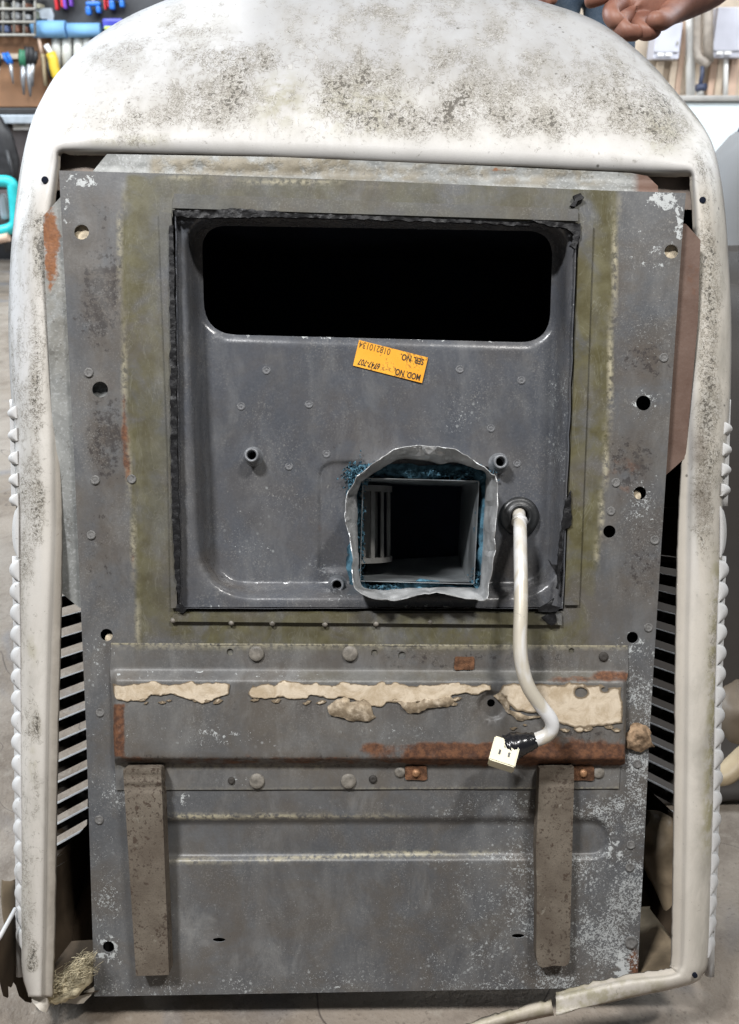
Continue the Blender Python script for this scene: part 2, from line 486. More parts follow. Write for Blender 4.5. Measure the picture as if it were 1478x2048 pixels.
class MB:
    """collects shapes that belong to one mesh"""
    def __init__(s): s.v = []; s.f = []; s.sm = []
    def addm(s, v, f, smooth=False):
        n = len(s.v); s.v += [tuple(q) for q in v]; s.f += [tuple(i + n for i in q) for q in f]; s.sm += [smooth] * len(f); return s
    def box(s, a, b, bev=0.0):
        (x0, y0, z0), (x1, y1, z1) = a, b
        x0, x1 = min(x0, x1), max(x0, x1); y0, y1 = min(y0, y1), max(y0, y1); z0, z1 = min(z0, z1), max(z0, z1)
        if bev > 0:
            e = min(bev, (x1 - x0) / 2.1, (y1 - y0) / 2.1, (z1 - z0) / 2.1)
            bm = bmesh.new(); bmesh.ops.create_cube(bm, size=1)
            for v in bm.verts:
                v.co = ((x0 + x1) / 2 + v.co.x * (x1 - x0), (y0 + y1) / 2 + v.co.y * (y1 - y0), (z0 + z1) / 2 + v.co.z * (z1 - z0))
            bmesh.ops.bevel(bm, geom=bm.edges[:], offset=e, segments=2, affect='EDGES', profile=.6)
            bm.verts.index_update()
            s.addm([v.co[:] for v in bm.verts], [[v.index for v in f.verts] for f in bm.faces]); bm.free(); return s
        v = [(x0, y0, z0), (x1, y0, z0), (x1, y1, z0), (x0, y1, z0), (x0, y0, z1), (x1, y0, z1), (x1, y1, z1), (x0, y1, z1)]
        f = [(0, 3, 2, 1), (4, 5, 6, 7), (0, 1, 5, 4), (1, 2, 6, 5), (2, 3, 7, 6), (3, 0, 4, 7)]
        return s.addm(v, f)
    def tube(s, pts, r, n=10, cap=True, jitter=0.0, flat=1.0):
        pts = np.asarray(pts, float); m = len(pts)
        r = np.broadcast_to(np.asarray(r, float), (m,))
        t = np.gradient(pts, axis=0); t /= np.linalg.norm(t, axis=1)[:, None] + 1e-12
        u = np.cross(t[0], (0, 0, 1.0))
        if np.linalg.norm(u) < .1: u = np.cross(t[0], (0, 1.0, 0))
        u /= np.linalg.norm(u); vs = []
        for i in range(m):
            u = u - t[i] * (u @ t[i]); u /= np.linalg.norm(u) + 1e-12; w = np.cross(t[i], u)
            for k in range(n):
                a = 2 * math.pi * k / n; q = r[i] * (1 + jitter * (random.random() - .5))
                vs.append(pts[i] + q * (math.cos(a) * u + flat * math.sin(a) * w))
        fs = [(i * n + k, i * n + (k + 1) % n, (i + 1) * n + (k + 1) % n, (i + 1) * n + k) for i in range(m - 1) for k in range(n)]
        s.addm(vs, fs, True)
        if cap:
            b = len(s.v) - m * n
            s.f.append(tuple(b + k for k in range(n))[::-1]); s.f.append(tuple(b + (m - 1) * n + k for k in range(n))); s.sm += [False, False]
        return s
    def lathe(s, c, prof, n=20, axis=(0, -1, 0), smooth=True, close=True):
        """prof: list of (radius, height along axis)"""
        ax = Vector(axis).normalized(); q = Vector((0, 0, 1)).rotation_difference(ax); c = Vector(c); vs = []
        for r, h in prof:
            for k in range(n):
                a = 2 * math.pi * k / n; vs.append(c + q @ Vector((r * math.cos(a), r * math.sin(a), h)))
        m = len(prof)
        fs = [(i * n + k, i * n + (k + 1) % n, (i + 1) * n + (k + 1) % n, (i + 1) * n + k) for i in range(m - 1) for k in range(n)]
        s.addm(vs, fs, smooth)
        if close:
            b = len(s.v) - m * n
            s.f.append(tuple(b + (m - 1) * n + k for k in range(n))); s.sm.append(False)
        return s
    def build(s, name, mat, parent=None, attrs=None):
        return mk(name, s.v, s.f, mat, parent, s.sm, attrs)

def sheet(name, outer, mat, parent, holes=(), height=None, step=12, thick=.0012, mapper=PP, attrs=None, extra=None, edge=False, smooth=True, wallmat=None):
    """a metal or rubber sheet cut to an outline, with holes, pressed to height(px,py) and given thickness"""
    loops = [resample(outer, step)] + [resample(h, step) for h in holes]
    pts, edges = [], []
    for lp in loops:
        b = len(pts); pts += lp; edges += [(b + i, b + (i + 1) % len(lp)) for i in range(len(lp))]
    bp = np.array(pts)
    o = np.array(outer)
    gx, gy = np.meshgrid(np.arange(o[:, 0].min() + step / 2, o[:, 0].max(), step), np.arange(o[:, 1].min() + step / 2, o[:, 1].max(), step))
    gp = np.stack([gx.ravel(), gy.ravel()], 1)
    if extra is not None: gp = np.concatenate([gp, np.asarray(extra, float)])
    gp = gp + (np.stack([vn(gp[:, 0] * 3.7, gp[:, 1] * 3.1, 5), vn(gp[:, 0] * 2.9, gp[:, 1] * 3.3, 9)], 1) - .5) * step * .12
    ok = pip(gp, outer)
    for h in holes: ok &= ~pip(gp, h)
    gp = gp[ok]
    if len(gp):
        dist = np.full(len(gp), 1e9)
        for lp in loops: dist = np.minimum(dist, segdist(gp, lp))
        gp = gp[dist > .35 * step]
    allp = [Vector(p) for p in pts] + [Vector(p) for p in gp]
    r = delaunay_2d_cdt(allp, edges, [], 0, 1e-5)
    v2 = np.array([tuple(v) for v in r[0]]); tri = np.array([f for f in r[2] if len(f) == 3])
    cen = v2[tri].mean(1)
    keep = pip(cen, loops[0])
    for h in loops[1:]: keep &= ~pip(cen, h)
    tri = tri[keep]
    a, b, c = v2[tri[:, 0]], v2[tri[:, 1]], v2[tri[:, 2]]
    area2 = (b[:, 0] - a[:, 0]) * (-(c[:, 1] - a[:, 1])) + (b[:, 1] - a[:, 1]) * (c[:, 0] - a[:, 0])
    big = np.abs(area2) > .03 * step * step; tri = tri[big]; area2 = area2[big]
    tri[area2 < 0] = tri[area2 < 0][:, ::-1]
    used = np.unique(tri); re = -np.ones(len(v2), int); re[used] = np.arange(len(used)); tri = re[tri]; v2 = v2[used]
    px, py = v2[:, 0], v2[:, 1]
    off = height(px, py) if height is not None else np.zeros(len(px))
    f3 = mapper(px, py, off + 0 * px)
    n = len(f3)
    at = attrs(px, py) if attrs else {}
    if edge:
        dd = np.full(n, 1e9)
        for lp in loops: dd = np.minimum(dd, segdist(v2, lp))
        at = dict(at); at['edge'] = np.clip(1 - dd / edge, 0, 1)
    vs = f3; fs = [tuple(t) for t in tri]; sm = [smooth] * len(fs)
    if thick:
        ec = {}
        for t in tri:
            for i in range(3):
                e = (t[i], t[(i + 1) % 3]); ec[e] = 1
        bnd = [e for e in ec if (e[1], e[0]) not in ec]
        back = f3 + np.array([0, thick, 0])
        vs = np.concatenate([f3, back]); fs += [(t[2] + n, t[1] + n, t[0] + n) for t in tri]; sm += [smooth] * len(tri)
        idx = {}; wv = []; src = []
        for e in bnd:
            for i in e:
                if i not in idx:
                    idx[i] = len(wv) // 2; wv += [f3[i], back[i]]; src += [i, i]
        b0 = len(vs); vs = np.concatenate([vs, np.array(wv)])
        for p, q in bnd:
            i, j = b0 + 2 * idx[p], b0 + 2 * idx[q]
            fs.append((j, i, i + 1, j + 1)); sm.append(False)
        at = {k: np.concatenate([v, v, np.asarray(v)[src]]) for k, v in at.items()}
        mi = [0] * (2 * len(tri)) + [1] * len(bnd)
    if thick and wallmat:
        return mk(name, vs, fs, mat, parent, sm, at, mats=[wallmat], midx=mi)
    return mk(name, vs, fs, mat, parent, sm, at)

def grid_pts(x0, y0, x1, y1, st):
    gx, gy = np.meshgrid(np.arange(x0, x1, st), np.arange(y0, y1, st)); return np.stack([gx.ravel(), gy.ravel()], 1)

# ================================================================== THE FLOOR AND THE WORKSHOP SHELL
def mat_floor():
    g = G('stained_concrete')
    n1 = g.noise(1.6, 6, .65, .4); n2 = g.noise(9, 6, .7, .3); n3 = g.noise(70, 4, .7); n4 = g.noise(260, 2)
    c = g.mix(g.ramp(n1, .3, .7), (.185, .150, .115), (.30, .265, .228))
    c = g.mix(g.mul(g.ramp(n2, .42, .72), .6), c, (.085, .064, .048))
    c = g.mix(g.mul(g.ramp(g.noise(3.1, 4, .6, .8), .55, .66), .6), c, (.17, .175, .19))
    c = g.mix(g.mul(g.ramp(n3, .52, .72), .5), c, (.30, .27, .23))
    c = g.mix(g.mul(g.ramp(n4, .6, .75), .5), c, (.09, .075, .06))
    ck = g.line(g.noise(2.3, 3, .6, .6), .0022)
    c = g.mix(g.mul(ck, .8), c, (.05, .04, .035))
    h = g.math('ADD', g.math('ADD', g.mul(n3, .7), g.mul(n4, .4)), g.mul(n2, 1.5))
    return g.out(c, .72, 0, h, .6, .004, .35)
M_floor = mat_floor()
fl = mk('floor', [(-9, -3, FLOOR), (9, -3, FLOOR), (9, 6.3, FLOOR), (-9, 6.3, FLOOR)], [(0, 1, 2, 3)], M_floor)
fl['kind'] = 'structure'; fl['label'] = 'stained grey brown concrete workshop floor'

M_wall = simple('beige_wall_boards', (.50, .42, .33), .7, 0, .2, 6, .2)
M_wall2 = simple('dark_back_wall', (.10, .09, .085), .8, 0, .3, 5, .2)
bw = MB().box((-9, 6.15, FLOOR), (-.4, 6.3, 3.6)).build('wall', M_wall2); bw['kind'] = 'structure'
rw = MB().box((-.4, 5.2, FLOOR), (9, 5.35, 3.6)).build('wall', M_wall); rw['kind'] = 'structure'

# ================================================================== THE AIR CONDITIONER
AC = empty('air_conditioner', Uw((0, 0, ZB)),
           'old rooftop air conditioner stood up to show its grey steel underside in a white shroud', 'air conditioner', rot=(-PITCH, 0, 0))
UO = (0, 0, -ZB)
def part(o):
    o.parent = AC; o.location = UO; return o

# ---------------------------------------------------------------- base panel
OPEN = [(345, 420), (1156, 446), (1126, 1222), (356, 1222)]
PANEL = [(118, 341), (400, 349), (800, 364), (1210, 381), (1372, 386), (1366, 450), (1342, 800), (1322, 1100), (1300, 1450), (1288, 1700), (1274, 1974), (1000, 1979), (600, 1986), (189, 1993), (186, 1900), (172, 1450), (150, 950), (132, 600), (121, 400)]
HOLES = [(163, 464, 15), (200, 779, 16), (1287, 806, 15), (1343, 503, 14), (1280, 986, 13), (1219, 1063, 12.5), (213, 1270, 12.5), (1265, 1275, 11.5), (217, 1894, 11.5), (1143, 1268, 0)]
GROOVE = rpoly([(300, 1642), (1215, 1640), (1215, 1713), (300, 1716)], [4, 36, 36, 4], 9)
OL_L = ([350, 450, 700, 900, 1000, 1150, 1300], [252, 240, 246, 255, 262, 270, 277])
OL_R = ([380, 560, 700, 900, 1000, 1100, 1200, 1260], [1236, 1228, 1222, 1214, 1205, 1196, 1186, 1176])
def panel_h(px, py):
    pts = np.stack([px, py], 1)
    h = np.zeros(len(px))
    m = (py > 1600) & (py < 1760)
    if m.any():
        s = sdf(pts[m], GROOVE); h[m] += .0065 * ss(-9, 9, s)
    h += (fbm(px / 240, py / 240, 3) - .5) * .0022
    # pressed ridge round the glued area
    e = np.abs(px - np.where(px < 739, lin(py, *OL_L), lin(py, *OL_R)))
    h -= .0008 * np.exp(-(e / 7) ** 2) * box(px, py, 200, 370, 1300, 1290, 15)
    for cx, cy, r in HOLES[:9]:
        q = np.hypot(px - cx, py - cy); h += -.0006 * np.exp(-((q - r - 3) / 5) ** 2)
    h += .002 * ell(px, py, 1240, 1900, 120, 90) + .0016 * ell(px, py, 560, 1820, 200, 110)
    return h
def panel_a(px, py):
    L = lin(py, *OL_L); R = lin(py, *OL_R)
    n = fbm(px / 60, py / 60, 11)
    ins = ss(L - 4, L + 4, px) * ss(-R - 4, -R + 4, -px) * ss(344, 352, py) * ss(-1318, -1284, -py)
    left = ss(345, 250, px) * .45 + .55
    ol = ins * np.where(px < 345, left, np.where(px > 1140, 1.0, np.where(py < 440, .62, .95)))
    edge = np.exp(-((px - L) / 3.2) ** 2) * box(px, py, 0, 400, 700, 1290, 30) * .7
    edge = np.maximum(edge, np.exp(-((px - R) / 3.6) ** 2) * box(px, py, 900, 395, 1300, 1120, 20))
    edge = np.maximum(edge, np.exp(-((py - (1312 - (px > 700) * 8)) / 4.0) ** 2) * box(px, py, 270, 1290, 900, 1330, 25) * .7)
    edge = np.maximum(edge, np.exp(-((py - lin(px, [350, 1210], [356, 384])) / 3.0) ** 2) * box(px, py, 340, 340, 760, 400, 30) * .9)
    gr = np.maximum.reduce([ell(px, py, 205, 590, 55, 130), ell(px, py, 215, 880, 50, 110), .9 * ell(px, py, 195, 1100, 60, 150) * .5,
                            .8 * ell(px, py, 1290, 720, 70, 50), .8 * ell(px, py, 1260, 930, 60, 80), .6 * ell(px, py, 1290, 1130, 60, 110),
                            .55 * ell(px, py, 210, 430, 40, 70), .35 * ell(px, py, 480, 1850, 180, 110), .5 * ell(px, py, 330, 1340, 140, 60)])
    ru = np.maximum.reduce([.75 * np.exp(-((px - (L - 4)) / 9) ** 2) * box(px, py, 200, 780, 300, 980, 40), .85 * ell(px, py, 1268, 1935, 16, 60),
                            .3 * ell(px, py, 222, 430, 14, 26), .45 * ell(px, py, 265, 1130, 9, 40), .4 * ell(px, py, 1245, 950, 45, 60),
                            .7 * ell(px, py, 1180, 1532, 60, 12)])
    sk = np.zeros(len(px)) + .10
    low = ss(1565, 1600, py)
    sk = np.maximum(sk, low * (.36 + .52 * ss(720, 1150, px)))
    sk = np.maximum(sk, ss(1225, 1270, px) * (.24 + .28 * n) * ss(430, 520, py))
    sk = np.maximum(sk, .9 * ss(1225, 1262, px) * box(px, py, 1200, 1270, 1400, 1990, 40))
    sk = np.maximum(sk, .72 * ell(px, py, 1287, 806, 52, 60)); sk = np.maximum(sk, .72 * ell(px, py, 1285, 990, 60, 80))
    sk = np.maximum(sk, ss(260, 215, px) * ss(1200, 1300, py) * .55)
    sk = np.maximum(sk, .65 * ss(1870, 1975, py)); sk = np.maximum(sk, .8 * ell(px, py, 230, 1585, 60, 70))
    sk = np.maximum(sk, .8 * ell(px, py, 215, 1830, 40, 110))
    sk = sk * (1 - .8 * ins)
    pts = np.stack([px, py], 1)
    gv = ss(-2, 14, sdf(pts, GROOVE)); sk = sk * (1 - gv * np.where(px > 1140, .95, .25))
    fk = np.maximum.reduce([.62 * ell(px, py, 165, 362, 55, 26), .6 * ell(px, py, 133, 420, 14, 60), .78 * ell(px, py, 1325, 400, 50, 26), .8 * ell(px, py, 1358, 440, 14, 60),
                            .5 * ell(px, py, 1300, 500, 70, 70), .62 * ell(px, py, 217, 1895, 50, 50), .75 * ell(px, py, 1245, 1930, 25, 60), .6 * ell(px, py, 1230, 1700, 30, 70),
                            .6 * ell(px, py, 1265, 1290, 50, 40), .55 * ell(px, py, 1287, 806, 34, 34), .55 * ell(px, py, 1282, 988, 34, 40),
                            .45 * np.exp(-((py - 1981 + (px - 189) * .014) / 8) ** 2), .5 * ell(px, py, 360, 1600, 50, 40)])
    # pale drips along the pressed groove
    e1 = np.exp(-((py - 1633) / 5.0) ** 2) * box(px, py, 345, 1600, 800, 1660, 50) * (1.5 * ss(700, 420, px) + .6) * ss(.15, .45, fbm(px / 50, py / 9, 8))
    e2 = np.exp(-((py - lin(px, [340, 560, 780, 1000], [1722, 1718, 1708, 1706])) / 5.0) ** 2) * box(px, py, 350, 1600, 980, 1740, 60) * 1.2 * ss(.25, .5, fbm(px / 60, py / 9, 18))
    edge = np.maximum(edge, np.maximum(e1, e2))
    ck = np.maximum.reduce([.9 * ell(px, py, 400, 1850, 70, 70), .7 * ell(px, py, 560, 1920, 160, 60), .6 * ell(px, py, 620, 1600, 300, 30), .55 * ell(px, py, 480, 1680, 160, 20), .5 * ell(px, py, 830, 1790, 220, 60),
                            .6 * ell(px, py, 950, 1900, 180, 70), .5 * ell(px, py, 1200, 1500, 60, 300), .4 * ell(px, py, 200, 1350, 40, 160), .35 * ell(px, py, 190, 640, 40, 160), .3 + 0 * px])
    return dict(olive=ol, edge=edge, grime_shade=gr, rust=ru, speck=sk, flake=fk, chalk=ck)
holes = [circ(x, y, r, 22) for x, y, r in HOLES if r]
for cx in (438, 1036):
    holes.append(circ(cx, 1880 if cx < 700 else 1872, 13, 16, 4.5))
ex = np.concatenate([grid_pts(300, 1628, 1225, 1656, 5), grid_pts(300, 1700, 1225, 1730, 5), grid_pts(1170, 1630, 1230, 1730, 6)])
panel = part(sheet('base_panel', PANEL, M_panel, AC, [OPEN] + holes, panel_h, 9, .0014, PP, panel_a, ex, wallmat=M_bare))

# edge flange folded back round the panel
fo = resample(PANEL, 30)
vv, ff = [], []
for i, (x, y) in enumerate(fo):
    a = PP(x, y, .0016 + float(panel_h(np.array([x]), np.array([y]))[0])); vv += [a, a + np.array([0, .022, 0])]
n = len(fo)
ff = [(2 * i, 2 * i + 1, 2 * ((i + 1) % n) + 1, 2 * ((i + 1) % n)) for i in range(n)]
mk('edge_flange', vv, ff, M_panel, panel, False, {'speck': [.5] * len(vv)})

part(sheet('hole_backing', [(128, 352), (1358, 396), (1262, 1960), (198, 1978)], M_tray, AC, [[(326, 400), (1176, 426), (1146, 1246), (336, 1246)]], None, 60, .001, lambda x, y, o: PP(x, y, o + .021)))  # added dark sheet so the panel holes look shaded inside

# ---------------------------------------------------------------- pan with its deep plate
PLATE = rpoly([(392, 452), (1116, 462), (1094, 1168), (424, 1168)], [60, 60, 72, 84], 9)
VENT = rpoly([(403, 450), (1106, 462), (1099, 686), (409, 668)], [52, 52, 62, 66], 9)
DUCTHOLE = rpoly([(700, 930), (986, 932), (978, 1188), (708, 1186)], 20, 4)
STEP = rpoly([(637, 924), (1060, 924), (1060, 1140), (637, 1140)], [36, 30, 10, 4], 8)
def pan_h(px, py):
    pts = np.stack([px, py], 1)
    s = sdf(pts, PLATE)
    h = .004 + .031 * ss(-30, 3, s)
    v = sdf(pts, VENT)
    h += .004 * ss(-12, 0, v)
    m = (px > 600) & (px < 720) & (py > 890) & (py < 1175)
    if m.any(): h[m] += .003 * ss(-4, 6, sdf(pts[m], STEP))
    h += (fbm(px / 180, py / 180, 21) - .5) * .0018 * ss(0, 60, s)
    for cx, cy in ((507, 912), (997, 925), (675, 1168)):
        h -= .002 * np.exp(-((np.hypot(px - cx, py - cy)) / 20) ** 2)
    return h
def pan_a(px, py):
    pts = np.stack([px, py], 1); s = sdf(pts, PLATE)
    sk = np.maximum.reduce([.45 * ell(px, py, 520, 1040, 130, 140), .5 * ell(px, py, 900, 830, 120, 80), .62 * ell(px, py, 1120, 850, 40, 260), .5 * ell(px, py, 650, 1130, 70, 80), .0 * px + .10])
    sk = sk * ss(660, 760, py)
    gr = np.maximum.reduce([.35 * ell(px, py, 720, 860, 140, 90), .8 * np.exp(-((s + 14) / 12) ** 2) * ell(px, py, 450, 1140, 110, 60), .5 * ell(px, py, 1010, 1150, 60, 60)])
    fk = np.maximum.reduce([.5 * np.exp(-((py - 1212) / 5) ** 2), .5 * np.exp(-(sdf(pts, VENT) / 6) ** 2) * box(px, py, 480, 640, 1060, 700, 20), .45 * ell(px, py, 676, 1190, 46, 28)])
    ru = .28 * np.exp(-((px - 640) / 8) ** 2) * box(px, py, 600, 930, 700, 1120, 20)
    return dict(speck=sk, grime_shade=gr, flake=fk, rust=ru, chalk=.30 + .0 * px)
ex = np.concatenate([resample(rpoly([(400, 460), (1108, 470), (1088, 1160), (430, 1160)], [56, 56, 68, 80], 9), 7),
                     resample(rpoly([(382, 442), (1126, 452), (1104, 1178), (414, 1178)], [64, 64, 76, 88], 9), 7),
                     resample(rpoly([(372, 435), (1134, 446), (1112, 1188), (404, 1188)], [66, 66, 80, 92], 9), 7),
                     resample(PLATE, 7), grid_pts(628, 915, 650, 1145, 4), grid_pts(640, 912, 705, 934, 4)])
pan = part(sheet('drain_pan', [(352, 428), (1150, 451), (1122, 1214), (364, 1214)], M_pan, AC,
                 [VENT, DUCTHOLE, circ(1038, 1030, 17, 16), circ(507, 912, 8, 14), circ(997, 925, 8, 14), circ(675, 1168, 8, 14)], pan_h, 8, .0012, PP, pan_a, ex))
# bright cut edge that stands round the mouth of the pan
rim = resample([(350, 424), (1154, 449), (1126, 1217), (360, 1217)], 25)
vv = []; ff = []
for x, y in rim:
    jx, jy = (vn(x / 30, y / 30, 4) - .5) * 3, (vn(x / 30, y / 30, 8) - .5) * 3
    a = PP(x + jx, y + jy, -.004 + .0015 * vn(x / 25, y / 25, 2)); vv += [a, a + np.array([0, .009, 0]), a + np.array([.0009 * (1 if x < 739 else -1), 0, 0]), a + np.array([.0009 * (1 if x < 739 else -1), .009, 0])]
n = len(rim)
for i in range(n):
    j = (i + 1) % n
    ff += [(4 * i, 4 * j, 4 * j + 1, 4 * i + 1), (4 * i + 2, 4 * i + 3, 4 * j + 3, 4 * j + 2), (4 * i, 4 * i + 2, 4 * j + 2, 4 * j)]
mk('pan_rim', vv, ff, M_pan, pan, False, {'flake': [.35] * len(vv)})

# bosses, rivets
def ctr(px, py, off): return PP(px, py, off)
for cx, cy in ((507, 912), (997, 925), (675, 1168)):
    c = ctr(cx, cy, .035)
    k = .00047
    MB().lathe(c, [(22 * k, -.001), (19 * k, .0015), (15 * k, .0035), (14 * k, .006), (14 * k, .0135), (12.6 * k, .0145), (9.5 * k, .0145), (8.8 * k, .0135), (8.6 * k, -.012)], 22, close=False).build('boss', M_ring, pan)
for cx, cy in ((533, 740), (618, 808), (482, 812), (653, 907), (578, 932), (920, 738), (1043, 760), (982, 856), (1034, 926)):
    c = ctr(cx, cy, float(pan_h(np.array([cx]), np.array([cy]))[0]))
    k = .00047
    MB().lathe(c, [(8.5 * k, .0), (7.4 * k, .0003), (6 * k, .0004), (5 * k, .0001), (3.4 * k, .0001), (2.4 * k, .0003), (.3 * k, .0004)], 14).build('rivet', M_dimple, pan)

# cavity behind the vent, part of the casing, blackened to stand for its shade
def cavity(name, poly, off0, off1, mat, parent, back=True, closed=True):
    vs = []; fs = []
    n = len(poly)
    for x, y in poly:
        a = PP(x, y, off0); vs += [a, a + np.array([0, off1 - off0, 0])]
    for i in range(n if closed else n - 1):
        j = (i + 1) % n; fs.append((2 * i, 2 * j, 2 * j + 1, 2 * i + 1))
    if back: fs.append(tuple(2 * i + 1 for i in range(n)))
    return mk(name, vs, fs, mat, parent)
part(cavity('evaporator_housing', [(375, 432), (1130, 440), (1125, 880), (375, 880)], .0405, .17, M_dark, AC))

# ---------------------------------------------------------------- duct, foil collar, insulation, blower
Q = [(727, 957), (957, 963), (947, 1167), (721, 1161)]
def wallq(p, q, off0, len0, len1, t=.0008):
    a, b = PP(*p, off0), PP(*q, off0)
    v = [a, b, b + np.array([0, len1, 0]), a + np.array([0, len0, 0])]
    nrm = np.cross(v[1] - v[0], v[3] - v[0]); nrm /= np.linalg.norm(nrm)
    w = [x + nrm * t for x in v]
    return v + w, [(0, 1, 2, 3), (7, 6, 5, 4), (0, 4, 5, 1), (1, 5, 6, 2), (2, 6, 7, 3), (3, 7, 4, 0)]
duct = MB()
duct.addm(*wallq(Q[0], Q[1], .026, .15, .15)); duct.addm(*wallq(Q[1], Q[2], .026, .15, .15))
duct.addm(*wallq(Q[2], Q[3], .026, .15, .15)); duct.addm(*wallq(Q[3], Q[0], .026, .018, .018))
fa_, fb_ = PP(721, 1160, .027), PP(946, 1165, .027)
ga_, gb_ = PP(735, 1122, .165), PP(936, 1110, .165)
nfl = 8; fv = []
for i in range(nfl + 1):
    t = i / nfl; e = t ** 1.25
    fv += [fa_ * (1 - t) + ga_ * t + np.array([0, 0, -.010 * math.sin(math.pi * t)]), fb_ * (1 - t) + gb_ * t + np.array([0, 0, -.010 * math.sin(math.pi * t)])]
duct.addm(fv, [(2 * i, 2 * i + 1, 2 * i + 3, 2 * i + 2) for i in range(nfl)], True)
duct_o = part(duct.build('duct_sleeve', M_duct, AC))
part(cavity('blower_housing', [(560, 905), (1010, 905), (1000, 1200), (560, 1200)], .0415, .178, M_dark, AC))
# squirrel-cage blower wheel seen through the open side of the sleeve
wheel = MB()
kx, kd = -.031, .135
zt, zb = PP(700, 984, .13)[2], PP(700, 1112, .13)[2]
wr = .0535
wheel.lathe((kx, kd, zt), [(wr - .006, 0), (wr + .001, 0), (wr + .001, .006), (wr - .006, .006), (wr - .006, 0)], 40, (0, 0, 1), False, False)
wheel.lathe((kx, kd, zb - .005), [(0.001, 0), (wr + .001, 0), (wr + .001, .005), (wr - .006, .005), (0.001, .005)], 40, (0, 0, 1), False, False)
wheel.lathe((kx, kd, zb), [(wr - .014, 0), (wr - .014, zt - zb), (.001, zt - zb)], 24, (0, 0, 1), False, False)
wh = part(wheel.build('blower_wheel', M_wheel, AC))
bl = None
for i in range(22):
    a = 2 * math.pi * i / 22
    if bl is None:
        bl = MB().box((-.0006, -.0024, zb), (.0006, .0024, zt)).build('blade', M_wheel, wh)
        b = bl
    else:
        b = bl.copy(); C.objects.link(b); b.parent = wh
    b.location = (kx + wr * math.cos(a) * .97, kd + wr * math.sin(a) * .97, 0)
    b.rotation_euler = (0, 0, a)

out_l = [(690, 1030), (692, 1000), (700, 975), (715, 952), (738, 932), (765, 914), (790, 899), (820, 893), (850, 891), (885, 893), (912, 898), (940, 915), (962, 932), (982, 945), (994, 955), (996, 1000), (993, 1050), (990, 1100), (983, 1150), (975, 1198), (950, 1199), (915, 1194), (880, 1187), (850, 1186), (820, 1194), (790, 1200), (755, 1199), (725, 1190), (708, 1172), (704, 1140), (703, 1110), (699, 1075), (692, 1050)]
in_l = [(716, 1035), (716, 1005), (716, 985), (722, 965), (745, 950), (775, 932), (798, 920), (825, 920), (850, 924), (880, 930), (905, 926), (935, 932), (952, 938), (966, 942), (970, 955), (967, 1000), (965, 1050), (963, 1100), (961, 1140), (958, 1172), (935, 1172), (905, 1174), (880, 1174), (850, 1175), (820, 1175), (790, 1177), (760, 1178), (735, 1178), (722, 1168), (718, 1140), (717, 1110), (716, 1085), (716, 1060)]
def ploop(l, n): 
    p = catmull(l + [l[0]], n)[:-1]; return p
A_, B_ = ploop(in_l, 4), ploop(out_l, 4)
m = len(A_); K = 6; vv = []; ff = []
for k in range(K + 1):
    t = k / K
    for i in range(m):
        p = A_[i] * (1 - t) + B_[i] * t
        p = p + (np.array([float(fbm(p[0] / 22, p[1] / 22, 81)), float(fbm(p[0] / 22, p[1] / 22, 91))]) - .5) * 16 * math.sin(math.pi * t * .8)
        off = .034 - .058 * t ** .8 + (fbm(p[0] / 34, p[1] / 34, 31) - .5) * .026 * t + (vn(p[0] / 10, p[1] / 10, 44) - .5) * .005 * t
        if k == 0: off = .05
        # the top flap lies back against the plate
        off += .030 * t * float(np.exp(-((p[0] - 850) / 110) ** 2) * (p[1] < 945))
        vv.append(PP(p[0], p[1], off))
for k in range(K):
    for i in range(m):
        j = (i + 1) % m
        a, b, c_, d_ = k * m + i, (k + 1) * m + i, (k + 1) * m + j, k * m + j
        ff += [(a, b, c_), (a, c_, d_)] if (i + k) % 2 else [(a, b, d_), (b, c_, d_)]
col = part(mk('foil_collar', vv, ff, M_alu, AC, False))
sol = col.modifiers.new('gauge', 'SOLIDIFY'); sol.thickness = .0006

random.seed(4)
fz = MB()
ringp = ploop([((a[0] * .62 + b[0] * .38), (a[1] * .62 + b[1] * .38)) for a, b in zip([(722, 1040), (728, 952), (840, 948), (955, 958), (957, 1060), (950, 1170), (840, 1168), (725, 1166)], [(700, 1040), (705, 940), (840, 930), (980, 940), (975, 1060), (970, 1185), (840, 1182), (705, 1182)])], 8)
pts3 = [PP(p[0] + random.uniform(-3, 3), p[1] + random.uniform(-3, 3), .037 + random.uniform(-.003, .003)) for p in ringp]
fz.tube(np.array(pts3 + pts3[:1]), .0062, 9, False, .7)
def tuft(mb, px, py, off, rx, ry, n, size, mapper=PP):
    for _ in range(n):
        x, y = px + random.gauss(0, rx), py + random.gauss(0, ry)
        c = mapper(x, y, off + random.uniform(-.003, .003))
        s = size * random.uniform(.5, 1.3)
        p = [c + np.array([random.uniform(-s, s) for _ in range(3)]) for _ in range(4)]
        mb.addm(p, [(0, 1, 2), (0, 2, 3), (0, 3, 1)], True)
for a in ((716, 950, 13, 11, 130), (703, 985, 4, 14, 40), (750, 936, 14, 4, 40), (930, 948, 26, 5, 120), (860, 945, 40, 4, 100), (955, 1165, 8, 10, 40), (760, 1176, 26, 3, 40), (722, 1060, 3, 60, 100)):
    tuft(fz, a[0], a[1], .030, a[2], a[3], a[4] * 3, .0019)
part(fz.build('insulation', M_blue, AC))

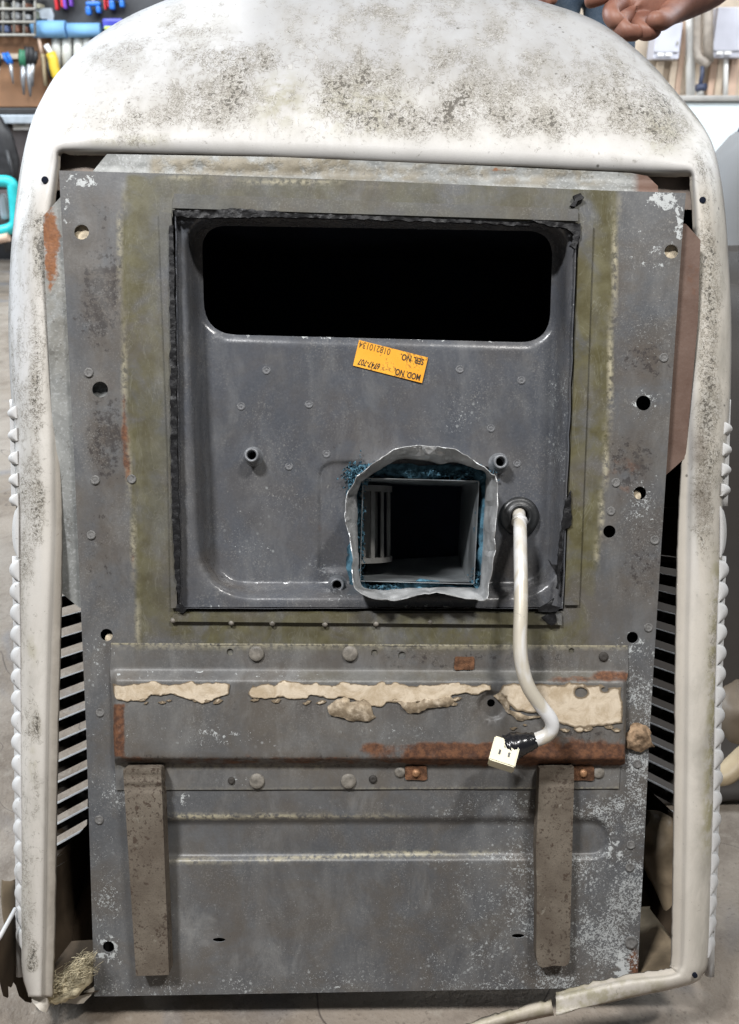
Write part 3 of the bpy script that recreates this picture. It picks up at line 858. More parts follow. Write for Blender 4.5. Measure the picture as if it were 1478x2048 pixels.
# ---------------------------------------------------------------- grommet, conduit, connector
c = PP(1038, 1033, .034); k = .00047
MB().lathe(c, [(39 * k, 0), (39 * k, .002), (36 * k, .0042), (31 * k, .0052), (26 * k, .0046), (23 * k, .0066), (19 * k, .007), (17 * k, .005), (16 * k, -.012)], 28, close=False).build('grommet', M_rubber, pan)
path = [(1038, 1018, .044), (1038, 1034, .026), (1040, 1056, .010), (1041, 1110, -.010), (1042, 1200, -.032), (1040, 1285, -.044), (1044, 1330, -.048), (1056, 1372, -.050), (1078, 1407, -.050), (1100, 1436, -.050), (1104, 1455, -.049), (1093, 1471, -.048), (1066, 1482, -.047)]
cpts = catmull([PP(*p) for p in path], 8)
conduit = part(MB().tube(cpts, .0060, 16).build('conduit', M_cond, AC))
MB().tube([PP(1039, 1040, .020), PP(1039, 1046, .017)], .0072, 16).build('ferrule', M_cond, conduit)
MB().tube(catmull([PP(1035, 1016, .05), PP(1036, 1030, .026), PP(1040, 1038, .022)], 5), .0018, 8).build('wire', simple('yellow_wire', (.70, .52, .08), .4), conduit)
tp = catmull([PP(1072, 1480, -.047), PP(1058, 1484, -.047), PP(1036, 1489, -.047), PP(1022, 1494, -.047), PP(1012, 1499, -.047)], 6)
random.seed(8)
MB().tube(tp, np.interp(np.linspace(0, 1, len(tp)), [0, .15, .4, .7, 1], [.0064, .0072, .0096, .0118, .0112]), 14, True, .16).build('tape', M_tape, conduit)
cb = bmesh.new(); bmesh.ops.create_cube(cb, size=1)
q0 = Matrix.Translation(Vector(PP(1008, 1509, -.052))) @ Matrix.Rotation(math.radians(22), 4, 'Y') @ Matrix.Rotation(math.radians(-30), 4, 'X') @ Matrix.Rotation(math.radians(-14), 4, 'Z') @ Matrix.Diagonal((.0225, .018, .0215, 1))
bmesh.ops.transform(cb, matrix=q0, verts=cb.verts); bmesh.ops.bevel(cb, geom=cb.edges[:], offset=.0010, segments=2, affect='EDGES')
cb.verts.index_update()
conn = mk('connector', [v.co[:] for v in cb.verts], [[v.index for v in f.verts] for f in cb.faces], M_conn, conduit); cb.free()
lm = MB(); 
for dx in (-.004, .004):
    b = bmesh.new(); bmesh.ops.create_cube(b, size=1)
    bmesh.ops.transform(b, matrix=Matrix.Translation(Vector(PP(1008, 1509, -.052))) @ Matrix.Rotation(math.radians(22), 4, 'Y') @ Matrix.Rotation(math.radians(-30), 4, 'X') @ Matrix.Rotation(math.radians(-14), 4, 'Z') @ Matrix.Translation((dx, -.0090, -.002)) @ Matrix.Diagonal((.0016, .0012, .004, 1)), verts=b.verts)
    b.verts.index_update(); lm.addm([v.co[:] for v in b.verts], [[v.index for v in f.verts] for f in b.faces]); b.free()
lm.build('slot', M_tape, conduit)

# ---------------------------------------------------------------- sticker with its print
SO = .0335
stick = part(sheet('sticker', [(718, 680), (856, 715), (844, 766), (706, 731)], M_stick, AC, (), None, 14, .0004, lambda x, y, o: PP(x, y, o + SO)))
ang = math.atan2(35, 138)
def text(txt, px, py, h, mat, wid, bold=0.0, shear=0.0):
    cu = bpy.data.curves.new('print', 'FONT'); cu.body = txt; cu.size = 1; cu.shear = shear; cu.offset = bold
    o = bpy.data.objects.new('print', cu); C.objects.link(o)
    dg = bpy.context.evaluated_depsgraph_get(); me = bpy.data.meshes.new_from_object(o.evaluated_get(dg)); bpy.data.objects.remove(o)
    v = np.array([tuple(x.co) for x in me.vertices]); fs = [tuple(p.vertices) for p in me.polygons]
    sc = h / .7
    u = (v[:, 0] - v[:, 0].min()) / (v[:, 0].max() - v[:, 0].min()) * wid; w = v[:, 1] * sc
    # reads right to left, upside down
    X = px - u * math.cos(ang) - w * math.sin(ang) * 1.0; Y = py - u * math.sin(ang) + w * math.cos(ang)
    return mk('lettering', PP(X, Y, SO - .0002), fs, mat, stick)
text('MOD. NO.', 842, 750, 12, M_ink, 54, .03)
text('6747-707', 761, 728, 12, M_ink, 45, .02, .12)
text('SER. NO.', 849, 719, 12, M_ink, 48, .03)
text('018210134', 782, 698, 13, M_ink2, 64, .005)
text('.', 785, 696, 13, M_ink2, 1.5, .005)

# ---------------------------------------------------------------- gasket frames and black sealant round the mouth
def frame_a(ol, sk=.1, ed=.0):
    def f(px, py):
        z = 0 * px
        return dict(olive=z + ol, speck=z + sk, edge=z + ed, flake=.5 * ell(px, py, 580, 410, 60, 8))
    return f
mp = lambda o0: (lambda x, y, o: PP(x, y, o + o0))
part(sheet('gasket_strip', [(348, 387), (1156, 418), (1156, 442), (345, 416)], M_panel, AC, (), lambda x, y: (fbm(x / 60, y / 60, 2) - .5) * .0012, 12, .0016, mp(-.0036), frame_a(.35)))
part(sheet('gasket_strip', [(1159, 446), (1186, 447), (1174, 800), (1158, 1210), (1129, 1210), (1146, 800)], M_panel, AC, (), lambda x, y: (fbm(x / 60, y / 60, 6) - .5) * .0012, 12, .0016, mp(-.0036), frame_a(.95)))
part(sheet('gasket_strip', [(318, 424), (343, 426), (350, 900), (354, 1216), (342, 1216), (336, 900)], M_panel, AC, (), lambda x, y: (fbm(x / 60, y / 60, 9) - .5) * .0012, 12, .0016, mp(-.0036), frame_a(.4)))
part(sheet('gasket_strip', [(345, 1227), (1124, 1227), (1124, 1250), (345, 1243)], M_panel, AC, (), lambda x, y: (fbm(x / 60, y / 60, 12) - .5) * .0012, 12, .0016, mp(-.0036), frame_a(.8)))
part(sheet('base_seam', [(222, 1286), (1256, 1291), (1256, 1294), (222, 1289)], M_panel, AC, (), None, 20, .0012, mp(-.002), frame_a(.2, .5, .8)))
def goo(px, py): return -.0022 * fbm(px / 8, py / 8, 77) - .0015 * vn(px / 4, py / 4, 5)
for i, pl in enumerate(([(338, 452), (346, 450), (352, 700), (356, 950), (360, 1110), (358, 1216), (350, 1150), (343, 1000), (340, 700)],
                        [(346, 420), (420, 421), (470, 416), (520, 420), (610, 428), (700, 430), (900, 438), (1040, 445), (1060, 452), (950, 446), (800, 441), (640, 436), (520, 434), (400, 436), (350, 432)],
                        [(1062, 440), (1100, 442), (1140, 448), (1162, 446), (1160, 475), (1152, 500), (1140, 492), (1148, 470), (1135, 458), (1100, 452)],
                        [(1146, 392), (1162, 386), (1168, 394), (1156, 402), (1152, 414), (1140, 412), (1150, 402)],
                        [(1132, 1000), (1142, 980), (1144, 1050), (1136, 1056), (1126, 1060), (1124, 1120), (1118, 1180), (1114, 1176), (1116, 1120), (1124, 1050)],
                        [(1116, 1130), (1104, 1128), (1096, 1120), (1108, 1136), (1114, 1150)],
                        [(352, 1208), (362, 1210), (374, 1218), (368, 1226), (352, 1222)],
                        [(1076, 1218), (1096, 1206), (1108, 1196), (1104, 1210), (1120, 1216), (1112, 1224), (1080, 1224)],
                        [(1084, 1236), (1096, 1228), (1112, 1230), (1114, 1246), (1104, 1252), (1092, 1246)])):
    part(sheet('sealant', ragged(pl, 2.0, 5, 70 + i), M_black, AC, (), goo, 5, .003, mp({5: -.001, 3: -.0022}.get(i, -.0046))))

# ---------------------------------------------------------------- cross channel riveted to the panel
CH = [(222, 1287), (1255, 1292), (1257, 1340), (1253, 1366), (1250, 1528), (1240, 1532), (1238, 1577), (232, 1580), (230, 1532), (222, 1366), (220, 1340)]
def chan_h(px, py):
    t = lin(px, [220, 1255], [0, 4])
    up = ss(1336, 1364, py - t) * ss(-1530, -1514, -(py - t * .5))
    e = ss(222, 234, px) * ss(-1254, -1246, -px)
    h = -.0018 - .0125 * up * (.35 + .65 * e)
    h += (fbm(px / 90, py / 90, 15) - .5) * .0016
    q = np.hypot(px - 985, py - 1411); h += .004 * ss(31, 23, q)
    return h
def chan_a(px, py):
    sk = np.maximum.reduce([.62 * ell(px, py, 420, 1470, 230, 50), .5 * ell(px, py, 760, 1470, 200, 40), .75 * ell(px, py, 228, 1310, 16, 40), .75 * ell(px, py, 1235, 1310, 36, 36), .5 * ell(px, py, 460, 1560, 70, 30),
                            .6 * ell(px, py, 1225, 1560, 40, 30), .35 * box(px, py, 230, 1340, 900, 1366, 8), .15 + 0 * px])
    fk = np.maximum.reduce([.55 * ell(px, py, 256, 1470, 10, 70), .55 * ell(px, py, 470, 1560, 36, 24), .5 * ell(px, py, 430, 1470, 120, 30), .4 * box(px, py, 225, 1338, 700, 1364, 6), .42 * ell(px, py, 770, 1470, 140, 26)])
    ru = np.maximum.reduce([1.1 * box(px, py, 226, 1408, 248, 1514, 6), .95 * box(px, py, 800, 1484, 1255, 1532, 10) * lin(px, [780, 900, 1255], [.8, 1, 1]), .75 * ell(px, py, 760, 1500, 60, 20), .9 * ell(px, py, 1225, 1352, 50, 14), .5 * ell(px, py, 1140, 1358, 80, 9),
                            .5 * ell(px, py, 500, 1512, 24, 14), .45 * ell(px, py, 715, 1505, 14, 18), .6 * box(px, py, 1090, 1470, 1250, 1530, 14), .5 * box(px, py, 240, 1512, 1250, 1528, 4)])
    gr = np.maximum.reduce([.6 * box(px, py, 720, 1290, 1140, 1340, 14), .75 * box(px, py, 235, 1510, 1250, 1534, 5), .7 * ell(px, py, 1150, 1470, 120, 30), .5 * ell(px, py, 560, 1320, 200, 20), .4 * box(px, py, 450, 1390, 1000, 1440, 20)])
    return dict(chalk=.45 + 0 * px, speck=sk, flake=fk, rust=ru, grime_shade=gr, olive=.55 * box(px, py, 270, 1280, 1150, 1300, 12) + .25 * box(px, py, 600, 1340, 1200, 1366, 8), edge=.8 * np.exp(-((py - 1289 - lin(px, [222, 1255], [0, 4])) / 3.5) ** 2) + .45 * np.exp(-((py - 1577) / 2.5) ** 2) + .5 * np.exp(-((py - 1534) / 3) ** 2) * (px < 650))
ch_holes = [circ(x, y, r, 14) for x, y, r in ((460, 1304, 7), (749, 1306, 7), (804, 1311, 8), (1143, 1302, 6), (1207, 1312, 8), (982, 1406, 8), (463, 1561, 7))]
ex = np.concatenate([grid_pts(224, y, 1255, y + 1, 10) for y in (1334, 1339, 1344, 1349, 1354, 1359, 1364, 1368, 1512, 1516, 1520, 1524, 1528, 1532)] + [grid_pts(x, 1340, x + 1, 1530, 8) for x in (224, 228, 232, 236, 1244, 1248, 1252)] + [grid_pts(954, 1380, 1016, 1442, 5)])
chan = part(sheet('cross_channel', CH, M_chan, AC, ch_holes, chan_h, 10, .0012, PP, chan_a, ex))
for cx, cy in ((513, 1307), (700, 1307), (514, 1562), (697, 1562)):
    c = PP(cx, cy, -.0022)
    MB().lathe(c, [(15 * k, -.0004), (14.6 * k, .0010), (13 * k, .0017), (8 * k, .0019), (.5 * k, .0019)], 20).build('rivet', M_rivet, chan)
for cx, cy, s in ((1207, 1313, 8), (746, 1558, 7), (800, 1544, 9), (1197, 1545, 10), (463, 1561, 6)):
    c = PP(cx, cy, -.0016)
    MB().lathe(c, [(s * k * 1.25, -.0006), (s * k * 1.2, .0004), (s * k, .0016), (s * .5 * k, .0020), (.3 * k, .0013)], 14).build('screw', M_tray if s < 9 else M_rivet, chan)
for cx, cy, w, h in ((832, 1546, 22, 14), (1166, 1546, 22, 15), (929, 1327, 20, 13)):
    bp = sheet('bolt_plate', ragged(rpoly([(cx - w, cy - h), (cx + w, cy - h), (cx + w, cy + h), (cx - w, cy + h)], 5, 3), 1.2, 6, cx), M_rustbolt, chan, (), None, 8, .0016, mp(-.0036))
    if cy > 1400:
        MB().lathe(PP(cx, cy, -.0036), [(8 * k, 0), (7.6 * k, .0016), (5 * k, .0026), (.3 * k, .003)], 14).build('bolt_head', M_copper, chan)

# dried adhesive left along the channel
def res_h(s):
    return lambda px, py: chan_h(px, py) - .0010 - .0003 * fbm(px / 26, py / 14, s) - .0003 * vn(px / 7, py / 4, s)
RES = [[(226, 1368), (300, 1366), (350, 1368), (380, 1366), (440, 1365), (459, 1371), (454, 1386), (438, 1395), (405, 1403), (385, 1400), (365, 1391), (350, 1387), (305, 1390), (290, 1398), (250, 1402), (228, 1395)],
       [(493, 1384), (505, 1369), (560, 1366), (700, 1368), (840, 1369), (985, 1369), (986, 1379), (950, 1389), (905, 1391), (896, 1398), (850, 1403), (790, 1408), (745, 1408), (690, 1396), (640, 1392), (580, 1397), (530, 1396), (500, 1391)],
       [(996, 1384), (1006, 1370), (1130, 1369), (1243, 1373), (1244, 1448), (1200, 1450), (1180, 1454), (1150, 1456), (1110, 1442), (1080, 1428), (1050, 1424), (1030, 1420), (1016, 1404), (1010, 1390)]]
HO = [(), (), [ragged(circ(1162, 1385, 13, 12, 10), 2, 5, 3), ragged(circ(1210, 1379, 8, 10, 5), 1, 4, 4)]]
for i, pl in enumerate(RES):
    part(sheet('adhesive_patch', ragged2(pl, 3.6, 90 + i), M_residue, AC, HO[i], res_h(40 + i), 5, .0008, PP, None, None, edge=(2.5 if i < 2 else 9)))
random.seed(21)
for i in range(34):
    fx = random.choice([random.uniform(235, 455), random.uniform(500, 960), random.uniform(500, 960), random.uniform(1020, 1235)])
    fy = (1399 if fx < 480 else 1402 if fx < 960 else 1455) + random.gauss(2, 5)
    r_ = random.uniform(2.5, 7)
    part(sheet('adhesive_flake', ragged2([(fx - r_ * 1.7, fy), (fx, fy - r_ * .7), (fx + r_ * 1.6, fy - r_ * .2), (fx + r_ * .9, fy + r_ * .5), (fx - r_ * .6, fy + r_ * .7)], 2.2, 300 + i), M_residue, AC, (), res_h(80 + i), 4, .0008, PP, None, None, edge=4))
def clump_h(poly, s, amt=.0035):
    def f(px, py):
        d = np.clip(sdf(np.stack([px, py], 1), poly) / 16, 0, 1)
        return chan_h(px, py) - .0006 - amt * np.sqrt(d) * (.5 + fbm(px / 14, py / 14, s)) - .0015 * vn(px / 5, py / 5, s)
    return f
for i, pl in enumerate(([(654, 1414), (672, 1400), (690, 1393), (702, 1404), (735, 1405), (751, 1434), (736, 1444), (700, 1440), (672, 1434), (658, 1430)],
                        [(795, 1406), (840, 1402), (900, 1393), (908, 1402), (896, 1412), (860, 1418), (836, 1428), (812, 1424)],
                        [(1000, 1386), (1012, 1400), (1022, 1420), (1060, 1432), (1090, 1430), (1060, 1438), (1034, 1438), (1016, 1424), (1000, 1406), (984, 1392)])):
    part(sheet('adhesive_clump', ragged2(pl, 3.0, 97 + i), M_residue, AC, (), clump_h(pl, 60 + i), 5, .0005, PP, lambda px, py: dict(edge=.72 + 0 * px)))
# mud nest on the right edge
NEST = [(1250, 1462), (1262, 1452), (1288, 1450), (1304, 1462), (1306, 1490), (1298, 1502), (1276, 1508), (1254, 1500), (1248, 1482)]
def nest_h(px, py):
    d = np.clip(sdf(np.stack([px, py], 1), NEST) / 22, 0, 1)
    return -.001 - .006 * np.sqrt(d) * (.2 + 1.2 * fbm(px / 13, py / 13, 66)) - .006 * vn(px / 6, py / 6, 8) * np.sqrt(d)
M_mud = simple('dried_mud', (.26, .18, .115), .95, 0, .5, 140, 1.0, .15)
part(sheet('mud_nest', ragged2(NEST, 5.5, 6), M_mud, AC, (), nest_h, 4, .0005))

# hole plugs and things seen in the holes
for cx, cy, r, dx in ((163, 465, 16, 0), (1344, 505, 16, 1), (1271, 992, 11, 0), (219, 1277, 9, 0)):
    part(sheet('hole_plug', circ(cx + dx, cy, r, 18), M_plugc, AC, (), lambda x, y: (vn(x / 6, y / 6, 3) - .5) * .001, 6, .002, mp(.0045)))
for cx, cy in ((347, 1240), (463, 1245), (545, 1246), (650, 1248), (752, 1247), (860, 1243)):
    MB().lathe(PP(cx, cy, -.001), [(6 * k, 0), (5.4 * k, .0022), (3 * k, .0032), (.3 * k, .0035)], 10).build('screw', M_rivet, panel)
for cx, cy in ((190, 960), (182, 1070), (263, 958), (200, 1425), (198, 1640), (1297, 1255), (1275, 1528), (1262, 1690), (1260, 1735), (177, 745), (1328, 715), (1310, 1080), (1232, 965), (1222, 1022), (1262, 1885)):
    s = 9 if cy != 1885 else 13
    MB().lathe(PP(cx, cy, -.0002), [(s * k, -.0003), (s * .92 * k, .0003), (s * .7 * k, .0004), (s * .6 * k, .0001), (s * .3 * k, .0001), (.3 * k, .0003)], 14).build('spot_weld', M_weld, panel)

# ---------------------------------------------------------------- foam strips
def strip_a(px, py): return dict(grime_shade=.5 + .5 * fbm(px / 30, py / 60, 3))
def strip_h(seed, bands):
    def f(px, py):
        h = (fbm(px / 40, py / 70, seed) - .5) * .002
        for b in bands: h = h + .0028 * np.exp(-((py - b) / 3.5) ** 2)
        return h
    return f
part(sheet('foam_strip', rpoly([(246, 1538), (322, 1537), (338, 1950), (272, 1952)], [5, 7, 2, 2], 4), M_foam, AC, (), strip_h(3, (1555, 1572, 1578)), 7, .017, mp(-.0175), strip_a))
part(sheet('foam_strip', catmull([(1079, 1540), (1085, 1536), (1140, 1536), (1148, 1542), (1146, 1640), (1143, 1760), (1140, 1880), (1137, 1928), (1108, 1931), (1076, 1930), (1073, 1860), (1074, 1780), (1072, 1700), (1076, 1620), (1079, 1545)], 3)[:-1].tolist(), M_foam, AC, (), strip_h(8, (1566,)), 7, .014, mp(-.0145), strip_a))

# ---------------------------------------------------------------- flanges of the casing that show outside the shroud
def fl_a(px, py):
    return dict(caulk=np.maximum(box(px, py, 300, 312, 700, 352, 8), .8 * box(px, py, 640, 325, 1265, 372, 10) * ss(.35, .6, fbm(px / 30, py / 8, 4))), rust=.55 * ell(px, py, 1000, 340, 60, 8), brown=ss(1268, 1274, px))
part(sheet('casing_flange', [(186, 342), (214, 308), (560, 314), (1000, 333), (1262, 346), (1295, 352), (1316, 372), (1316, 400), (900, 392), (186, 366)], M_flange, AC, (),
           lambda x, y: .006 * ss(-14, 6, y - lin(x, [190, 1310], [352, 378])) * -1 + -.003 * fbm(x / 20, y / 10, 5) * box(x, y, 245, 318, 640, 348, 8), 9, .0012, mp(.030), fl_a))
def fl_b(px, py):
    return dict(rust=.8 * ell(px, py, 102, 480, 24, 90) + .4 * ell(px, py, 100, 590, 12, 90), caulk=.35 * ell(px, py, 120, 600, 40, 200))
part(sheet('casing_flange', [(125, 390), (86, 432), (90, 560), (100, 760), (112, 1000), (124, 1187), (158, 1215), (215, 1215), (215, 390)], M_flange, AC, (), lambda x, y: (fbm(x / 60, y / 60, 4) - .5) * .002, 10, .0012, mp(.0095), fl_b))
def fl_c(px, py):
    return dict(brown=.9 + 0 * px, rust=.5 * ell(px, py, 1385, 560, 20, 60))
part(sheet('casing_flange', [(1330, 440), (1372, 448), (1401, 480), (1396, 640), (1380, 820), (1371, 915), (1332, 950), (1300, 950), (1300, 440)], M_flange, AC, (), lambda x, y: (fbm(x / 60, y / 60, 14) - .5) * .002, 10, .0012, mp(.0095), fl_c))
part(sheet('inner_ledge', [(100, 285), (1400, 332), (1400, 420), (100, 380)], M_brownin, AC, (), lambda x, y: (fbm(x / 40, y / 20, 4)) * .006, 20, .002, lambda x, y, o: PS(x, y, o + .017)))

# ---------------------------------------------------------------- the shroud
# (inner edge, outer edge, depth of the outer edge) round the mouth from lower left over the top to lower right
RIB = [((84, 1992), (60, 1992), .016), ((87, 1900), (44, 1905), .020), ((92, 1600), (41, 1600), .022), ((99, 1300), (39, 1300), .022), ((106, 1100), (36, 1100), .022), ((106, 900), (32, 900), .022),
       ((100, 760), (23, 760), .026), ((97, 620), (20, 640), .030), ((96, 520), (24, 520), .034), ((100, 440), (32, 430), .040), ((107, 375), (43, 345), .050), ((112, 330), (60, 262), .062), ((116, 304), (84, 202), .075),
       ((150, 297), (122, 143), .090), ((220, 298), (190, 77), .105), ((320, 301), (296, 17), .115), ((450, 304), (440, -32), .125), ((600, 309), (602, -54), .130), ((750, 315), (772, -56), .130), ((900, 321), (930, -38), .125),
       ((1050, 327), (1072, 3), .115), ((1180, 333), (1190, 44), .105), ((1290, 338), (1288, 116), .092), ((1350, 341), (1362, 200), .078), ((1384, 346), (1408, 262), .064), ((1389, 380), (1431, 320), .050), ((1393, 450), (1447, 420), .040),
       ((1394, 560), (1457, 560), .032), ((1389, 700), (1460, 700), .028), ((1383, 820), (1457, 815), .024), ((1381, 950), (1444, 950), .022), ((1378, 1100), (1441, 1100), .022), ((1374, 1300), (1435, 1300), .022), ((1372, 1500), (1430, 1500), .022),
       ((1369, 1700), (1425, 1700), .022), ((1366, 1850), (1421, 1850), .022), ((1364, 1915), (1415, 1915), .020), ((1358, 1940), (1403, 1947), .018), ((1338, 1953), (1372, 1968), .014), ((1240, 1964), (1240, 1997), .006), ((1112, 1994), (1112, 2029), -.006)]
ri = catmull([r[0] for r in RIB], 14); ro = catmull([r[1] for r in RIB], 14); rd = catmull([(r[2], 0) for r in RIB], 14)[:, 0]
m = len(ri)
cum = np.arange(m) / 14.0
cen = np.array([739, 1100])
# profile: return lip, crease, then the face rolling back to the silhouette, then the side wall
vv, PX, PY, KK = [], [], [], []
lipw = np.interp(cum, [0, 3, 5, 8, 12, 13, 23, 24, 27, 29, 31, 37, 39, 40], [20, 21, 12, 5, 7, 11, 11, 7, 5, 14, 22, 20, 9, 8])
inward = np.zeros((m, 2))
for i in range(m):
    c_ = cum[i]
    if c_ < 12: inward[i] = (1, 0)
    elif c_ < 13: inward[i] = (12.99 - c_, c_ - 12) ; 
    elif c_ < 23.6: inward[i] = (0, 1)
    elif c_ < 24.6: inward[i] = (-(c_ - 23.6), 24.6 - c_)
    elif c_ < 36.5: inward[i] = (-1, 0)
    elif c_ < 38: inward[i] = (-(38 - c_) / 1.5, -(c_ - 36.5) / 1.5)
    else: inward[i] = (0, -1)
inward /= np.linalg.norm(inward, axis=1)[:, None] + 1e-9
FACE = 16
NS = 3 + FACE + 1
for i in range(m):
    jag = (fbm(ri[i, 0] / 9, ri[i, 1] / 9, 12) - .5) * (10 if cum[i] > 37.5 else 2.2)
    lip = ri[i] + inward[i] * (lipw[i] + jag)
    crease = ri[i] + inward[i] * (lipw[i] * .55)
    pr = [(lip[0], lip[1], .011), (lip[0] * .7 + crease[0] * .3, lip[1] * .7 + crease[1] * .3, .0085), (crease[0] * .8 + ri[i, 0] * .2, crease[1] * .8 + ri[i, 1] * .2, .0075)]
    for k in range(FACE + 1):
        s = k / FACE
        f = 1 - (1 - s ** 2.0) ** .5 if rd[i] < .05 else 1 - (1 - s ** 1.7) ** (1 / 1.7)
        w = float(ss(.035, .07, rd[i]))
        f1 = 1 - max(0, 1 - s ** 3.0) ** (1 / 2.2); f2 = .28 * s + .72 * (1 - max(0, 1 - s ** 2.1) ** (1 / 2.0))
        f = f1 * (1 - w) + f2 * w
        # small roll at the crease
        d = rd[i] * f + .0045 * math.exp(-s * (14 + 60 * w))
        q = ri[i] * (1 - s) + ro[i] * s
        pr.append((q[0], q[1], d))
    for q in pr:
        vv.append(q); KK.append(cum[i])
arr = np.array(vv); PX, PY = arr[:, 0], arr[:, 1]; KK = np.array(KK)
V3 = PS(PX, PY, arr[:, 2])
# gentle waviness of old plastic
V3[:, 1] += (fbm(PX / 130, PY / 130, 71) - .5) * .003
ff = []
for i in range(m - 1):
    for k in range(NS - 1):
        a = i * NS + k; ff.append((a, a + 1, a + NS + 1, a + NS))
def shroud_a(px, py):
    top = box(px, py, 130, 100, 1420, 292, 26)
    bl = fbm(px / 120, py / 60, 17)
    d = np.maximum.reduce([top * (.95 * ell(px, py, 760, 200, 300, 95) + .0), .72 * ell(px, py, 245, 240, 120, 34), .72 * ell(px, py, 430, 220, 150, 60), .62 * ell(px, py, 1090, 215, 160, 80), .6 * ell(px, py, 1330, 230, 90, 90),
                           .7 * ell(px, py, 260, 281, 130, 9), .5 * ell(px, py, 1200, 318, 120, 10), .66 * ell(px, py, 1410, 330, 34, 80), .38 * box(px, py, 150, -60, 1420, 260, 40), .66 * box(px, py, 330, 90, 1420, 278, 40), .30 * box(px, py, 120, 180, 420, 280, 30)])
    d = d * (.55 + .9 * bl)
    Lr = np.exp(-((px - lin(py, [400, 600, 800, 1000, 1100], [80, 82, 74, 80, 68])) / 20) ** 2) * box(px, py, 0, 420, 140, 1090, 30) * .85
    Lr = np.maximum(Lr, .50 * box(px, py, 15, 300, 75, 1900, 10))
    L2 = np.exp(-((px - lin(py, [1100, 1990], [80, 66])) / 11) ** 2) * box(px, py, 0, 1080, 140, 1960, 30) * (.25 + .6 * ss(.5, .7, vn(py / 30, py * 0, 3)))
    Rr = np.exp(-((px - lin(py, [380, 600, 900, 1050, 1300], [1418, 1422, 1414, 1404, 1422])) / 28) ** 2) * box(px, py, 1370, 330, 1478, 1120, 40) * .82
    Rr = np.maximum(Rr, np.exp(-((px - 1425) / 13) ** 2) * box(px, py, 1380, 1060, 1478, 1720, 30) * .58)
    d = np.maximum.reduce([d, Lr, L2, Rr])
    mo = np.maximum.reduce([.5 * ell(px, py, 560, 205, 60, 60), .45 * ell(px, py, 720, 220, 110, 60), .5 * ell(px, py, 260, 282, 90, 10), .95 * np.exp(-((px - lin(py, [1150, 1400, 1700], [1432, 1424, 1412])) / 13) ** 2) * box(px, py, 1380, 1120, 1478, 1700, 60),
                            .6 * box(px, py, 950, 1960, 1330, 2048, 20), .4 * ell(px, py, 66, 1300, 10, 30), .5 * ell(px, py, 68, 1525, 8, 30), .35 * ell(px, py, 1320, 270, 60, 50)])
    warm = np.maximum.reduce([.22 * ss(80, 270, py) * (py < 400) * 1.0, .55 * ss(1380, 1400, px) * ss(280, 420, py), .42 * ss(700, 1300, py) + .12 * ss(900, 1300, py) * (px > 739), .42 * ss(40, 95, px) * (px < 140) * ss(300, 420, py)])
    gm = np.maximum.reduce([.55 * ell(px, py, 1396, 900, 18, 50) , .4 * ell(px, py, 1400, 1000, 22, 60), .3 * ell(px, py, 120, 312, 20, 22)])
    return d, mo, warm, gm
fi_ = np.maximum.reduce([box(PX, PY, 480, -80, 1420, 200, 70) * .8, .35 * box(PX, PY, 100, 100, 480, 230, 60), .4 * box(PX, PY, 700, 200, 1400, 270, 30)]) * ss(300, 250, PY)  # grey dirt film, also toning down the over-bright dome
sm_a = np.maximum.reduce([.62 * box(PX, PY, 200, 60, 1420, 270, 60), .8 * box(PX, PY, 40, 420, 130, 1960, 40) * (PX < 739), .9 * box(PX, PY, 1380, 360, 1478, 1960, 30)])
d_, mo_, wa_, gm_ = shroud_a(PX, PY)
prof = np.tile(np.arange(NS), m)
lipm = (prof < 3).astype(float)
gm_ = np.maximum(gm_, lipm * np.where(PY > 1000, np.where(PX < 739, .42, .15), np.where(PY < 400, .15, .25)))
wa_ = np.maximum(wa_, lipm * .6)
shroud = part(mk('shroud', V3, ff, M_shroud, AC, True, dict(dirt=d_, moss=mo_, warm=wa_, grime_shade=gm_, film=fi_, smear=sm_a)))
sm = shroud.modifiers.new('gauge', 'SOLIDIFY'); sm.thickness = .0025; sm.offset = 0
# screw holes in the rim: flat black discs standing in for their dark depth
for cx, cy, r in ((92, 362, 7), (1403, 402, 6.5), (1388, 1948, 5)):
    dz = .0 if cy > 1000 else -.001
    MB().lathe(P(cx, cy, .0015), [(r * S, -.002), (r * S, .0030), (r * S * .9, .0031), (.0001, .0031)], 16, close=False).build('screw_hole_disc', M_dark, shroud)

